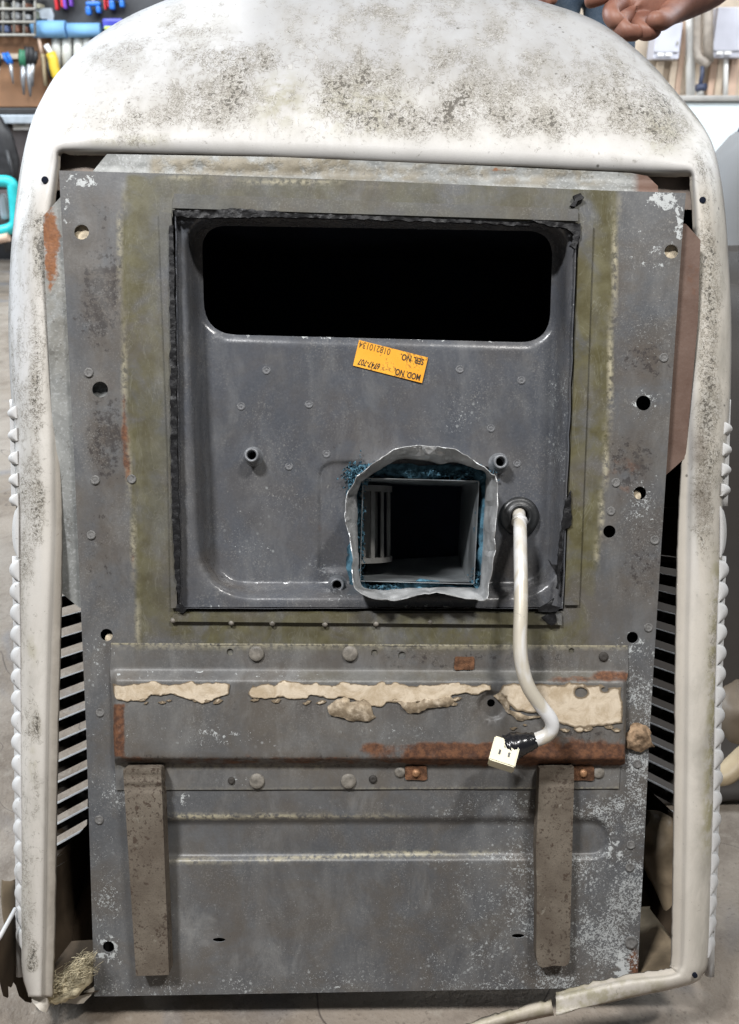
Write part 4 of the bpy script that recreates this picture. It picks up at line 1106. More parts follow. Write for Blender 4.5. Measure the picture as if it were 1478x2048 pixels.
# side walls: solid skin where there are no louvres, and the domed back
def backdepth(z): return float(np.interp(z, [-.43, -.40, -.35, -.2, .1, .45], [.10, .16, .215, .24, .24, .235]))
sil = [(V3[i * NS + NS - 1], cum[i]) for i in range(m)]
wv, wf = [], []
rows = 7
cols_ = [i for i in range(0, m, 4)]
for i in cols_:
    p, c_ = sil[i]
    bd = max(backdepth(p[2]), p[1] + .015)
    for r_ in range(rows):
        t = r_ / (rows - 1)
        pinch = 1 - .10 * t * t if p[2] > .1 else 1 - .03 * t
        wv.append((p[0] * pinch, p[1] + (bd - p[1]) * t, p[2] * (1 - (.16 * t * t if p[2] > 0 else .02 * t))))
def louvred(z, side): 
    py = 1024 - z / S
    return (805 < py < 1012) or (1118 < py < 1948)
wf_in = []
for a in range(len(cols_) - 1):
    p = sil[cols_[a]][0]; q = sil[cols_[a + 1]][0]; c_ = sil[cols_[a]][1]
    zm = (p[2] + q[2]) / 2
    for r_ in range(rows - 1):
        if abs(p[0]) > .26 and (c_ < 11 or 25 < c_ < 37) and louvred(zm, 0) and r_ < rows - 2 and (1024 - zm / S > (1790 if c_ < 11 else 1720) or 1024 - zm / S < (1130 if c_ < 11 else 1110)):
            b = a * rows + r_; wf_in.append((b, b + rows, b + rows + 1, b + 1))
        if abs(p[0]) > .26 and (c_ < 11 or 25 < c_ < 37) and louvred(zm, 0) and r_ < rows - 2: continue
        if c_ >= 37: continue
        b = a * rows + r_; wf.append((b, b + rows, b + rows + 1, b + 1))
M_skin = M_shroud
mk('side_skin', wv, wf, M_skin, shroud, True, dict(warm=[.5] * len(wv), grime_shade=[.35] * len(wv), dirt=[.2] * len(wv)))
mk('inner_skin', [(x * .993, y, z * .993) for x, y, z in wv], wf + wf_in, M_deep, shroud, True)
# closed back
bk = [wv[a * rows + rows - 1] for a in range(len(cols_)) if sil[cols_[a]][1] < 37]
cx_ = np.mean(np.array(bk), axis=0) + np.array([0, .02, 0])
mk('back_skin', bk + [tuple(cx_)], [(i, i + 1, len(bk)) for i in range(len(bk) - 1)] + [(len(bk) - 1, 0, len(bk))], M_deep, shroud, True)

# louvres: hooded slats, each a piece of its own
def louvre(side, pyc, pitch, hood, splay, long=False):
    x_sil = np.interp(pyc, [800, 1100, 1300, 1600, 1900], [31, 36, 39, 41, 44]) if side < 0 else np.interp(pyc, [800, 1100, 1300, 1500, 1700, 1900], [1450, 1441, 1435, 1430, 1425, 1417])
    
    zc = -(pyc - 1024) * S * (D + .022) / D
    X0 = abs(x_sil - 739) * S * (D + .022) / D
    front, back = .009, max(.12, backdepth(zc) - .012)
    nd, nc = 16, 11
    vs = []; fs = []
    for i in range(nd + 1):
        t = (i / nd) ** 2.2; d = front + (back - front) * t
        ramp = min(1, (t * (back - front)) / .012) ** .42 if not long else min(1, (t * (back - front)) / .026) ** .4
        z0 = zc - splay * (d - .022)
        h = S * (pitch * .96 if long else pitch * (.60 if pyc < 1010 else .60 + .38 * float(ss(.075, .03, d))))
        for lay in (0, 1):
            for k in range(nc + 1):
                a = k / nc
                # lower lip swings outward, upper edge stays on the wall
                bulge = hood * ramp * math.sin(math.pi * a) ** .5
                x = X0 * (D + min(d, .022)) / (D + .022) * (1 - .03 * t) + bulge - lay * .0022
                vs.append((side * x, d, z0 + (a - .5) * h))
    row = 2 * (nc + 1)
    for i in range(nd):
        for k in range(nc):
            o0 = i * row + k; i0 = i * row + nc + 1 + k
            fs += [(o0, o0 + row, o0 + row + 1, o0 + 1), (i0 + 1, i0 + row + 1, i0 + row, i0)]
        for e in (0, nc):
            a = i * row + e; b = a + nc + 1
            q4 = len(vs); vs += [vs[a], vs[b], vs[b + row], vs[a + row]]
            fs.append((q4, q4 + 1, q4 + 2, q4 + 3) if e == 0 else (q4, q4 + 3, q4 + 2, q4 + 1))
    for i in (0, nd):
        for k in range(nc):
            a = i * row + k; fs.append((a, a + 1, a + nc + 2, a + nc + 1))
    n = len(vs)
    return mk('louvre', vs, fs, M_shroud, shroud, True, dict(warm=[.1] * n, dirt=[.16] * n, grime_shade=([0.] * (nc + 1) + [1.] * (nc + 1)) * (nd + 1) + [.1] * (n - (nd + 1) * row)))  # inner faces coloured dark for the shaded inside, cut edges left pale
for side in (-1, 1):
    ups = (827, 871, 917, 960, 1000) if side < 0 else (858, 900, 940, 980)
    for y in ups: louvre(side, y, 43, .0085, 0)
    louvre(side, 1063, 108, .008, 0, True)
    y = 1139
    while y < 1905:
        t = np.clip((y - 1226) / 560, 0, 1.2)
        louvre(side, y, 43, .0092 - .0035 * max(0, t - .5), .163 * t); y += 43 if side < 0 else 41.5
# posts behind the louvres where the skin is pierced (front stiles)
for side in (-1, 1):
    for (y0, y1) in ((800, 1012), (1112, 1950)):
        st = MB(); n = 14; pts = []
        for i in range(n + 1):
            y = y0 + (y1 - y0) * i / n
            xs = np.interp(y, [800, 1100, 1300, 1600, 1900], [29, 34, 37, 39, 42]) if side < 0 else np.interp(y, [800, 1100, 1300, 1500, 1700, 1900], [1452, 1443, 1437, 1432, 1427, 1419])
            pts.append(P(xs, y, .026))
        st.tube(np.array(pts), .0045, 8)
        st.build('louvre_stile', M_shroud, shroud, dict(warm=[.1] * len(st.v)))

# broken-off rim at the lower right, torn flap at the lower left
rb = [(1104, 1999, 2031, -.006), (1060, 2008, 2040, -.012), (1000, 2026, 2054, -.02), (950, 2042, 2068, -.026), (880, 2066, 2090, -.034)]
bi = catmull([(r[0] - 2, r[1]) for r in rb], 8); bo = catmull([(r[0] + 4, r[2]) for r in rb], 8); bd_ = catmull([(r[3], 0) for r in rb], 8)[:, 0]
vs = []; KN = 9
for i in range(len(bi)):
    jag = (fbm(bi[i, 0] / 10, 0, 2) - .5) * 12
    for kk in range(KN):
        s = kk / (KN - 1); q = bi[i] * (1 - s) + bo[i] * s
        y = q[1] + (jag if kk == 0 else 0)
        d = bd_[i] + .006 * (2 * s - 1) ** 2 + (.010 if kk == KN - 1 else 0) + (.005 if kk == 0 else 0)
        vs.append(P(q[0], y, d))
fs = [(i * KN + k2, (i + 1) * KN + k2, (i + 1) * KN + k2 + 1, i * KN + k2 + 1) for i in range(len(bi) - 1) for k2 in range(KN - 1)]
br = mk('broken_rim', vs, fs, M_shroud, shroud, True, dict(warm=[.75] * len(vs), moss=[.45] * len(vs)))
q = br.modifiers.new('gauge', 'SOLIDIFY'); q.thickness = .0025
fa = [(-30, 1915), (0, 1874), (30, 1818), (40, 1850), (44, 1890), (52, 1940), (66, 1985), (62, 2006), (50, 2003), (38, 1992), (31, 1970), (26, 1964), (22, 1975), (14, 1972), (15, 1996), (6, 1992), (-2, 1960), (-30, 1925)]
flap = sheet('torn_flap', fa, M_deep, shroud, (), None, 8, .0025, lambda x, y, o: PS(x, y, .075 - .09 * ss(60, -10, x)), lambda px, py: dict(grime_shade=.8 + 0 * px, warm=.8 + 0 * px))
MB().tube([P(-20, 1902, -.016), P(0, 1874, -.012), P(31, 1817, .012)], .0019, 6).build('torn_edge', M_shroud, shroud)
ft = [(70, 1975), (84, 1968), (90, 1988), (98, 2012), (92, 2026), (78, 2020), (64, 2004), (62, 1992)]
sheet('torn_foot', ragged(ft, 1, 6, 4), M_shroud, shroud, (), lambda x, y: .01 * vn(x / 20, y / 20, 3), 6, .0025, lambda x, y, o: PS(x, y, o + .004), lambda px, py: dict(warm=.6 + 0 * px))
sheet('torn_foot', ragged([(118, 2006), (140, 2000), (186, 1976), (188, 1984), (168, 2006), (150, 2008)], 1, 6, 5), M_shroud, shroud, (), None, 8, .0025, lambda x, y, o: PS(x, y, .05), lambda px, py: dict(warm=.7 + 0 * px))

def foot_pan(name, front, back, mat):
    n = 10; vs = []
    for i in range(n + 1):
        t = i / n
        for j in range(6):
            u = j / 5
            q = [(front[0][k] * (1 - t) + front[1][k] * t) * (1 - u) + (back[0][k] * (1 - t) + back[1][k] * t) * u for k in range(3)]
            vs.append(P(q[0], q[1] + 14 * math.sin(math.pi * u) + 4 * vn(t * 6, u * 5, 3), q[2]))
    fs = [(i * 6 + j, i * 6 + j + 1, (i + 1) * 6 + j + 1, (i + 1) * 6 + j) for i in range(n) for j in range(5)]
    return mk(name, vs, fs, mat, shroud, True)
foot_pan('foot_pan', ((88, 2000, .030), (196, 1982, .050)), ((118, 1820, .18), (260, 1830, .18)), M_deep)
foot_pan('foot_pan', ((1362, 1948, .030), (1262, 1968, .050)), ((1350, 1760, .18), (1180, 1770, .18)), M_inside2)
# mouldings inside the shroud's foot
def blob(name, pts, rad, mat, flat=1.0, n=14):
    return part(MB().tube(catmull(pts, 8), rad if np.isscalar(rad) else np.interp(np.linspace(0, 1, (len(pts) - 1) * 8 + 1), np.linspace(0, 1, len(rad)), rad), n, True, 0, flat).build(name, mat, AC))
th = np.linspace(math.radians(175), math.radians(262), 22)
vs = []
for t in th:
    for rr, dd in ((.150, .105), (.151, .088), (.154, .081), (.160, .080), (.164, .083)):
        c0 = P(330, 1790, .10); vs.append((c0[0] + rr * math.cos(t), dd + .02, c0[2] + rr * math.sin(t)))
fs = [(i * 5 + k2, i * 5 + k2 + 1, (i + 1) * 5 + k2 + 1, (i + 1) * 5 + k2) for i in range(21) for k2 in range(4)]
part(mk('fan_ring', vs, fs, M_inside2, AC, True))
blob('inner_moulding', [P(1282, 1640, .10), P(1312, 1672, .105), P(1340, 1740, .11), P(1352, 1830, .11)], [.012, .026, .024, .010], M_inside2)
# glass wool hanging out at the lower left
random.seed(12)
wl = MB()
for _ in range(900):
    t = random.random(); x0 = 178 - 84 * t + random.gauss(0, 6); y0 = 1926 + 68 * t + random.gauss(0, 11 * (1 - .3 * t))
    dd = .030 + random.gauss(0, .006)
    L = random.uniform(14, 46); a = math.radians(140 + random.gauss(0, 20))
    p = [P(x0 + L * s * math.cos(a) + random.gauss(0, 2), y0 + L * s * math.sin(a) + random.gauss(0, 2), dd + random.gauss(0, .003)) for s in (-.5, -.15, .2, .5)]
    wl.tube(catmull(p, 3), random.uniform(.00012, .00030), 3, False)
wl.tube(catmull([P(176, 1930, .036), P(150, 1960, .034), P(118, 1986, .032), P(96, 1996, .028)], 6), [.006, .008, .010, .012, .012, .011, .012, .013, .012, .011, .010, .010, .009, .008, .008, .007, .006, .005, .004], 22, True, .22)
part(wl.build('glass_wool', M_wool, AC))

# ================================================================== THINGS ON THE FLOOR BESIDE AND BEHIND
def wbox(name, x0, y0, x1, y1, Y, depth, mat, parent=None, bev=.004):
    """a box whose front, at world distance Y, spans the given view window"""
    a, b = W(x0, y1, Y), W(x1, y0, Y)
    ym = (y0 + y1) / 2
    xa, xb = W(x0, ym, Y).x, W(x1, ym, Y).x
    return MB().box((xa, Y, a.z), (xb, Y + depth, b.z), bev).build(name, mat, parent)

def wt(pts, r, Y0=None, n=8):
    return MB().tube(np.array([tuple(W(*p)) for p in pts]), r, n)

# boards under the unit
tag(MB().box((-.27, .66, FLOOR), (.05, .80, -.022), .003).build('timber_block', simple('dark_timber', (.05, .036, .026), .8, 0, .4, 14, .5)), 'dark timber block under the foot of the air conditioner', 'block')
M_wood = simple('old_brown_board', (.085, .055, .038), .75, 0, .45, 14, .5)
M_pink = simple('pinkish_wood', (.28, .17, .13), .8, 0, .25, 20, .3)
o = MB().box((-.012, .20, FLOOR), (.285, .56, FLOOR + .009), .002).build('wooden_board', M_wood); tag(o, 'dark brown wooden board lying on the concrete under the broken rim', 'board')
# pale painted freezer, ledge
M_frz = simple('pale_blue_enamel', (.72, .80, .83), .4, 0, .05, 4, .05)
M_box = simple('lavender_grey_enamel', (.52, .53, .60), .45, 0, .08, 8, .05)
M_wht = simple('white_label_paper', (.85, .85, .84), .6, 0, .03, 20, 0)
M_pipe = simple('white_pipe', (.74, .73, .70), .4, 0, .06, 20, .05)
M_gpipe = simple('grey_brown_pipe', (.26, .225, .19), .5, 0, .2, 20, .1)
M_bat = simple('pinkish_timber', (.58, .42, .32), .7, 0, .12, 10, .15)
M_bat2 = simple('cream_timber', (.66, .55, .43), .7, 0, .12, 10, .15)
M_gry = simple('grey_ledge', (.38, .37, .35), .6, 0, .2, 10, .1)
fz_ = empty('chest_freezer', WF(1420, 470), 'pale blue white cabinet below the ledge at the right wall', 'cabinet')
def child(o, root):
    o.parent = root; o.matrix_parent_inverse = root.matrix_world.inverted() if False else Matrix.Translation(-root.location); return o
a = W(1350, 204, 4.6)
child(MB().box((a.x, 4.6, FLOOR + .02), (W(1640, 204, 4.6).x, 5.15, a.z), .015).build('body', M_frz), fz_)
child(MB().box((a.x - .01, 4.585, a.z + .002), (W(1640, 204, 4.6).x, 5.16, a.z + .028), .008).build('lid', M_gry), fz_)
for i, (x0, x1, lab) in enumerate(((1310, 1362, 'lavender grey meter box on the wall right beside the hand'), (1430, 1500, 'larger pinkish grey meter box cut by the right edge of view'))):
    y0, y1 = (45, 118) if i == 0 else (14, 115)
    c0 = W((x0 + x1) / 2, y1, 5.08)
    r = empty('meter_box', c0, lab, 'meter box', 'meter boxes on the right wall')
    child(wbox('body', x0, y0, x1, y1, 5.06, .12, M_box), r)
    child(wbox('lid', x0 + 1, y0 + 1, x1 - 1, y1 - 14, 5.05, .008, M_box, None, .002), r)
    for xx in ((x0 + 5, x0 + 18), (x0 + 21, x0 + 34)) if i == 0 else ((1433, 1446), (1449, 1463)):
        child(wbox('label_plate', xx[0], y1 - 13, xx[1], y1 - 6, 5.048, .004, M_wht, None, 0), r)
    child(wbox('latch', x1 - 8, (y0 + y1) / 2, x1 - 5, (y0 + y1) / 2 + 8, 5.04, .01, M_gry, None, .001), r)
BATS = [(1362, 1373, M_bat, 'narrow pinkish timber batten just right of the lavender meter box', -20, 196), (1398, 1412, M_bat2, 'cream timber batten behind the bent grey pipe', -20, 196), (1419, 1432, M_bat, 'pinkish timber batten left of the second meter box bottom', 112, 196), (1433, 1446, M_bat2, 'cream timber batten below the second meter box', 118, 196), (1459, 1476, M_bat, 'wide pinkish timber batten at the right edge of view', 118, 196), (1340, 1352, M_bat2, 'cream timber batten directly under the lavender meter box', 122, 190), (1312, 1326, M_bat2, 'shaded cream batten at the lower left of the lavender meter box', 122, 190)]
for x0, x1, mm, lab, y0, y1 in BATS:
    tag(wbox('batten', x0, y0, x1, y1, 5.16, .035, mm), lab, 'batten', 'timber battens on the right wall')
tag(wt([(1381, -30, 5.1), (1381, 194, 5.1)], .024).build('pipe', M_pipe), 'straight white pipe running up the wall beside the meter boxes', 'pipe')
tag(wt([(1452, 116, 5.1), (1451, 196, 5.1)], .013).build('pipe', M_pipe), 'thin white pipe dropping from the second meter box to the ledge', 'pipe')
tag(wt([(1396, -30, 5.02), (1395, 60, 5.02), (1394, 100, 5.02), (1397, 115, 5.0), (1410, 126, 4.98), (1416, 132, 4.98)], .022).build('pipe', M_gpipe), 'grey brown pipe bending to the right below the boxes', 'pipe')
tag(wt([(1416, -30, 5.0), (1416, 80, 5.0), (1417, 125, 5.0)], .026).build('pipe', M_gpipe), 'thick brown pipe dropping straight between the two meter boxes', 'pipe')
M_navy = simple('dark_blue_plastic', (.035, .045, .085), .5, 0, .2, 20, .1)
tp_ = empty('tap', W(1405, 190, 5.0), 'small dark blue and grey tap over the ledge', 'tap')
child(wt([(1405, 132, 4.98), (1404, 150, 4.98), (1401, 168, 4.97)], .011).build('spout', M_navy), tp_)
child(wt([(1392, 176, 4.96), (1412, 174, 4.96)], .018).build('handle', M_navy), tp_)
child(wt([(1400, 180, 4.97), (1400, 193, 4.97)], .02).build('base', M_gry), tp_)
tag(wbox('ledge', 1300, 196, 1640, 202, 4.9, .25, M_gry), 'narrow grey ledge along the right wall above the pale cabinet', 'ledge')

# padded grey seat and dusty moulded cover at the right
M_greyf = simple('grey_upholstery', (.25, .255, .26), .85, 0, .12, 5, .2)
M_navyf = simple('navy_cloth', (.035, .04, .075), .8, 0, .2, 20, .2)
M_dust = simple('dusty_dark_plastic', (.024, .019, .016), .6, 0, .45, 5, .25)
M_creamp = simple('aged_cream_plastic', (.50, .40, .26), .45, 0, .2, 12, .15)
st = empty('padded_seat', WF(1530, 700), 'grey padded seat with a navy cloth over its top at the right edge', 'seat')
def ellip(c, r, mat, name, amp=.0, seed=1, seg=(36, 20), sq=1.0):
    vs = []; fs = []; nu, nv_ = seg
    for j in range(nv_ + 1):
        ph = math.pi * j / nv_
        for i in range(nu):
            th_ = 2 * math.pi * i / nu
            x, y, z = math.sin(ph) * math.cos(th_), math.sin(ph) * math.sin(th_), math.cos(ph)
            x, y, z = (math.copysign(abs(q) ** sq, q) for q in (x, y, z))
            k_ = 1 + amp * (float(fbm(np.array([th_ * 1.6 + 9]), np.array([ph * 3 + 5]), seed)[0]) - .5)
            vs.append((c[0] + r[0] * x * k_, c[1] + r[1] * y * k_, c[2] + r[2] * z * k_))
    for j in range(nv_):
        for i in range(nu):
            fs.append((j * nu + i, (j + 1) * nu + i, (j + 1) * nu + (i + 1) % nu, j * nu + (i + 1) % nu))
    return mk(name, vs, fs, mat, None, True)
sx = W(1443, 400, 2.0)
bkz = W(1470, 225, 2.0).z
child(ellip((sx.x + .34, 2.15, (bkz - .12) / 2 + .14), (.34, .16, (bkz - .02) / 2 - .06), M_greyf, 'backrest', .05, 3, sq=.62), st)
child(ellip((sx.x + .36, 2.11, bkz - .06), (.29, .17, .12), M_navyf, 'cloth', .12, 5, sq=.7), st)
child(MB().box((sx.x + .05, 1.95, FLOOR), (sx.x + .66, 2.4, .16), .03).build('base', M_dust), st)

cv = empty('moulded_cover', WF(1600, 1500), 'dusty dark brown moulded plastic cover lying on the floor at the right edge', 'cover')
vs = []; nu, nv_ = 46, 30
for j in range(nv_ + 1):
    for i in range(nu + 1):
        u, v = i / nu, j / nv_
        x = .31 + .95 * u; y = .87 + .70 * v
        z = FLOOR + .005 + (.58 * ss(0, .75, np.array(v)) ** .8) * float(ss(-.12, .12, np.array(u))) + .05 * (float(fbm(np.array([x * 7]), np.array([y * 5]), 8)[0]) - .5) + .03 * math.sin(v * 9 + x * 6) * v
        vs.append((x, y, max(z, FLOOR + .004)))
fs = [(j * (nu + 1) + i, j * (nu + 1) + i + 1, (j + 1) * (nu + 1) + i + 1, (j + 1) * (nu + 1) + i) for j in range(nv_) for i in range(nu)]
ob = mk('shell', vs, fs, M_dust, None, True); q = ob.modifiers.new('gauge', 'SOLIDIFY'); q.thickness = .004; child(ob, cv)
rimp = [WF(1400, 1545, .02), WF(1440, 1553, .02), WF(1470, 1530, .03), WF(1500, 1490, .04), WF(1560, 1450, .04)]
child(MB().tube(catmull([tuple(p) for p in rimp], 8), .016, 12, flat=.8).build('rim', M_creamp), cv)
M_tub = simple('dusty_tan_plastic', (.17, .135, .10), .4, 0, .3, 14, .25)
tb = empty('plastic_tub', WF(1480, 1440), 'dusty tan plastic piece lying in front of the dark cover', 'tub')
ob = ellip(tuple(WF(1475, 1420, .06)), (.05, .06, .05), M_tub, 'body', .25, 7, sq=.8); child(ob, tb)

# ------------------------------------------------------------------ left: tool wall, bench, boxes
M_ply = simple('plywood_tool_board', (.36, .19, .10), .7, 0, .16, 5, .15)
M_slot = simple('dark_slat_board', (.055, .057, .062), .6, 0, .2, 5, .1)
tbp = empty('tool_board', W(60, 215, 5.72), 'brown plywood tool board on the wall above the bench', 'tool board')
child(wbox('board', -260, 71, 118, 214, 5.7, .03, M_ply), tbp)
child(wbox('tool_rail', -260, 107, 40, 118, 5.66, .04, M_bat2), tbp)
tag(wbox('slat_board', 66, -160, 420, 46, 5.72, .05, M_slot), 'dark wall board holding coloured clamps', 'wall board')
M_gwire = simple('grey_wire', (.36, .35, .32), .5, .3, .15, 20, .1)
wr_ = empty('wire_rack', W(30, 70, 5.6), 'grey wire rack of small parts in the top left corner', 'rack')
mbx = MB()
for x in (-60, -38, -16, 6, 28, 48, 70): mbx.tube([tuple(W(x, -40, 5.55)), tuple(W(x, 70, 5.55))], .007, 6)
for y in (-25, -4, 18, 44, 70): mbx.tube([tuple(W(-90, y, 5.54)), tuple(W(71, y, 5.54))], .008, 6)
child(mbx.build('wire_grid', M_gwire), wr_)
random.seed(3)
cols = [(.30, .28, .22), (.20, .20, .19), (.42, .40, .30), (.15, .17, .13), (.40, .41, .42), (.25, .12, .08), (.12, .16, .30)]
for x in range(-90, 70, 22):
    for y in (-22, 0, 22, 48):
        child(wbox('small_part', x + 2, y + random.randint(0, 6), x + random.randint(12, 19), y + 17, 5.6, .09, simple('stored_part', random.choice(cols), .6), None, .01), wr_)
child(wbox('back_board', -100, -45, 72, 70, 5.7, .02, M_slot, None, 0), wr_)
M_blu = simple('light_blue_paper', (.20, .42, .70), .7, 0, .08, 10, .1)
for i, (x0, x1, y0, y1, lab) in enumerate(((66, 133, 46, 71, 'light blue paper roll, the left of two under the clamps'), (137, 202, 50, 71, 'light blue paper roll, the right of two next to the dome'))):
    tag(wt([(x0, (y0 + y1) / 2, 5.62), ((x0 + x1) / 2, (y0 + y1) / 2, 5.62), (x1, (y0 + y1) / 2, 5.62)], (y1 - y0) / 2 * .00345, n=18).build('paper_roll', M_blu), lab, 'paper roll', 'blue paper rolls on the wall')
def clamp(x, y, w, h, mat, lab):
    r = empty('clamp', W(x, y, 5.66), lab, 'clamp', 'coloured clamps on the dark board')
    child(wbox('jaw', x - w / 2, y - h / 2, x + w / 2, y - h / 2 + h * .35, 5.64, .05, mat, None, .012), r)
    child(wbox('grip', x - w / 2, y - h / 2 + h * .34, x - w / 2 + w * .36, y + h / 2, 5.64, .045, mat, None, .012), r)
    child(wbox('pad', x + w / 2 - w * .3, y - h / 2 + h * .33, x + w / 2, y + h * .35, 5.64, .045, mat, None, .01), r)
    child(wbox('bar', x - 3, y - h * 1.2, x + 3, y - h / 2, 5.66, .015, M_gry, None, .002), r)
M_red = simple('red_plastic', (.55, .02, .03), .4, 0, .1, 20, .05); M_pur = simple('purple_plastic', (.16, .05, .42), .4, 0, .1, 20, .05)
M_bl2 = simple('bright_blue_plastic', (.02, .16, .58), .4, 0, .1, 20, .05); M_bl3 = simple('deep_blue_plastic', (.05, .06, .42), .4, 0, .1, 20, .05)
M_lime = simple('lime_plastic', (.55, .75, .14), .5, 0, .1, 20, .05)
clamp(117, 2, 17, 36, M_red, 'red clamp, the left of the two beside the purple one'); clamp(134, 0, 18, 36, M_pur, 'purple clamp hanging between red and blue ones')
clamp(185, 16, 30, 28, M_bl2, 'bright blue clamp hanging lower than the red ones'); clamp(232, 4, 30, 30, M_bl2, 'bright blue clamp furthest to the right near the dome')
clamp(212, 2, 9, 34, M_red, 'narrow red clamp beside the right blue clamp')
o = wbox('holder', 204, 36, 246, 60, 5.6, .08, M_bl3, None, .015); tag(o, 'deep blue plastic holder above the white dome', 'holder')
o = wbox('marker', 208, 52, 229, 59, 5.58, .02, M_lime, None, .006); tag(o, 'lime green marker lying in the deep blue holder', 'marker')
M_plate = simple('grey_steel_plate', (.40, .44, .48), .45, .2, .1, 20, .1)
gp_ = MB(); pl = [tuple(W(x, y, 5.62)) for x, y in ((70, 17), (102, 16), (107, 30), (106, 41), (98, 42), (92, 37), (86, 38), (80, 35), (73, 37))]
nn = len(pl); gp_.addm(pl + [(x, y + .02, z) for x, y, z in pl], [tuple(range(nn))[::-1], tuple(range(nn, 2 * nn))] + [(i, (i + 1) % nn, nn + (i + 1) % nn, nn + i) for i in range(nn)])
tag(gp_.build('saw_plate', M_plate), 'grey steel plate with notched lower edge above the left paper roll', 'steel plate')
M_clr = simple('milky_tube', (.58, .58, .54), .35, 0, .12, 10, .1)
for i, (x, lab) in enumerate(((113, 'grey white tube nearest the screwdriver'), (134, 'whitest of the tubes hung under the paper rolls'), (157, 'white tube third in the row under the paper rolls'), (176, 'white tube closest to the dome under the paper rolls'))):
    tag(wt([(x, 74, 5.66), (x, 100, 5.66), (x, 150, 5.66)], .028, n=12).build('tube', M_clr), lab, 'tube', 'tubes hung under the paper rolls')
M_yel = simple('yellow_plastic', (.80, .55, .05), .45, 0, .1, 20, .05)
M_stl = simple('tool_steel', (.42, .43, .45), .35, .6, .15, 30, .1); M_blk = simple('black_grip', (.02, .02, .022), .5, 0, .2, 30, .1); M_grn = simple('green_grip', (.04, .18, .10), .5)
ys = empty('bow_saw', W(105, 160, 5.62), 'yellow curved bow saw hanging at the edge of the dome', 'saw')
child(wt([(101, 106, 5.6), (106, 118, 5.6), (109, 135, 5.6), (113, 150, 5.6), (120, 162, 5.6)], .028, n=10).build('frame', M_yel), ys)
child(wt([(92, 90, 5.6), (98, 100, 5.6), (103, 108, 5.6)], .016).build('tip', M_wht), ys)
child(wt([(96, 112, 5.62), (98, 140, 5.62), (104, 158, 5.62)], .012).build('blade', M_blk), ys)
sd = empty('long_chisel', W(85, 170, 5.62), 'long chisel with a brown shaft hanging beside the yellow saw', 'chisel')
child(wt([(77, 74, 5.62), (82, 100, 5.62), (84, 108, 5.62)], .010).build('handle', M_bat), sd); child(wt([(85, 108, 5.62), (88, 135, 5.62), (92, 172, 5.62)], .012).build('shaft', simple('tan_shaft', (.40, .32, .2), .5)), sd)
def pliers(x, y, mg, lab, tilt=0, s=1.0):
    r = empty('pliers', W(x, y + 60 * s, 5.62), lab, 'pliers', 'pliers hung on the tool board')
    for dx in (-5, 5):
        child(wt([(x + dx * .6 + tilt * .0, y + 2, 5.58), (x + dx + tilt * 6, y + 18 * s, 5.58), (x + dx * .4 + tilt * 14, y + 34 * s, 5.58)], .017 * s).build('handle', mg), r)
    child(wt([(x + tilt * 14, y + 33 * s, 5.58), (x - 1 + tilt * 18, y + 62 * s, 5.58), (x + 1 + tilt * 20, y + 92 * s, 5.58)], [.018 * s, .014 * s, .005 * s]).build('jaw', M_stl), r)
pliers(47, 98, M_grn, 'pliers with green grips at the left of the hanging bunch'); pliers(58, 92, M_blk, 'pliers with black grips in the middle of the hanging bunch', .1, 1.1)
pliers(68, 100, M_blk, 'pliers with black grips touching the chisel', -.15, .8); pliers(10, 104, M_bl2, 'pliers with bright blue grips at the left edge', .8, .7)
pliers(-6, 108, M_blk, 'black gripped pliers cut by the left edge', .1, .7)
# bench and cupboards
M_bench = simple('dark_bench', (.035, .033, .033), .5, 0, .2, 10, .1); M_cab = simple('brown_cabinet', (.085, .070, .068), .55, 0, .15, 8, .1)
bn = empty('workbench', W(-100, 480, 5.1), 'dark workbench with a steel edge along the left wall', 'workbench')
tz = W(0, 216, 5.1).z
child(MB().box((-6, 5.06, tz - .03), (W(230, 220, 5.06).x, 5.69, tz), .006).build('bench_top', M_bench), bn)
child(MB().box((-6, 5.05, tz - .075), (W(230, 220, 5.06).x, 5.10, tz - .032), .006).build('steel_edge', M_plate), bn)
child(MB().box((W(18, 300, 5.12).x, 5.12, FLOOR), (W(230, 300, 5.12).x, 5.68, tz - .08), .01).build('cupboard', M_cab), bn)
child(MB().box((-6, 5.6, FLOOR), (W(16, 300, 5.6).x, 5.68, tz - .08), 0).build('back', M_blk), bn)
child(wbox('label_card', 25, 237, 58, 260, 5.108, .006, M_wht, None, 0), bn)
child(wbox('print_line', 33, 245, 50, 251, 5.105, .002, M_gry, None, 0), bn)
M_teal = simple('turquoise_plastic', (.03, .52, .55), .4, 0, .1, 20, .05)
tl = empty('tool_trolley', WF(0, 500), 'turquoise framed trolley at the left edge under the bench', 'trolley')
fr = [(-60, 366, 4.4), (0, 362, 4.4), (22, 366, 4.4), (27, 385, 4.4), (31, 430, 4.4), (27, 452, 4.4), (0, 462, 4.4), (-60, 468, 4.4)]
child(MB().tube(catmull([tuple(W(*p)) for p in fr], 5), .026, 10).build('frame', M_teal), tl)
child(wbox('tray', -60, 385, 24, 450, 4.46, .2, M_cab, None, .02), tl)
child(wbox('bottle', -4, 388, 12, 440, 4.43, .05, M_plate, None, .02), tl)
child(wt([(8, 470, 4.4), (14, 485, 4.4), (18, 503, 4.4)], .018).build('leg', M_blk), tl); child(wt([(-10, 480, 4.38), (18, 474, 4.38)], .02).build('bar', M_bat), tl)
bg_ = empty('black_bag', W(5, 370, 4.9), 'black bag hanging under the bench at the left edge', 'bag')
child(ellip(tuple(W(2, 315, 4.95)), (.09, .05, .20), M_blk, 'pouch', .3, 3), bg_); child(wt([(14, 300, 4.92), (24, 340, 4.92), (30, 372, 4.92)], .014).build('strap', M_blk), bg_)

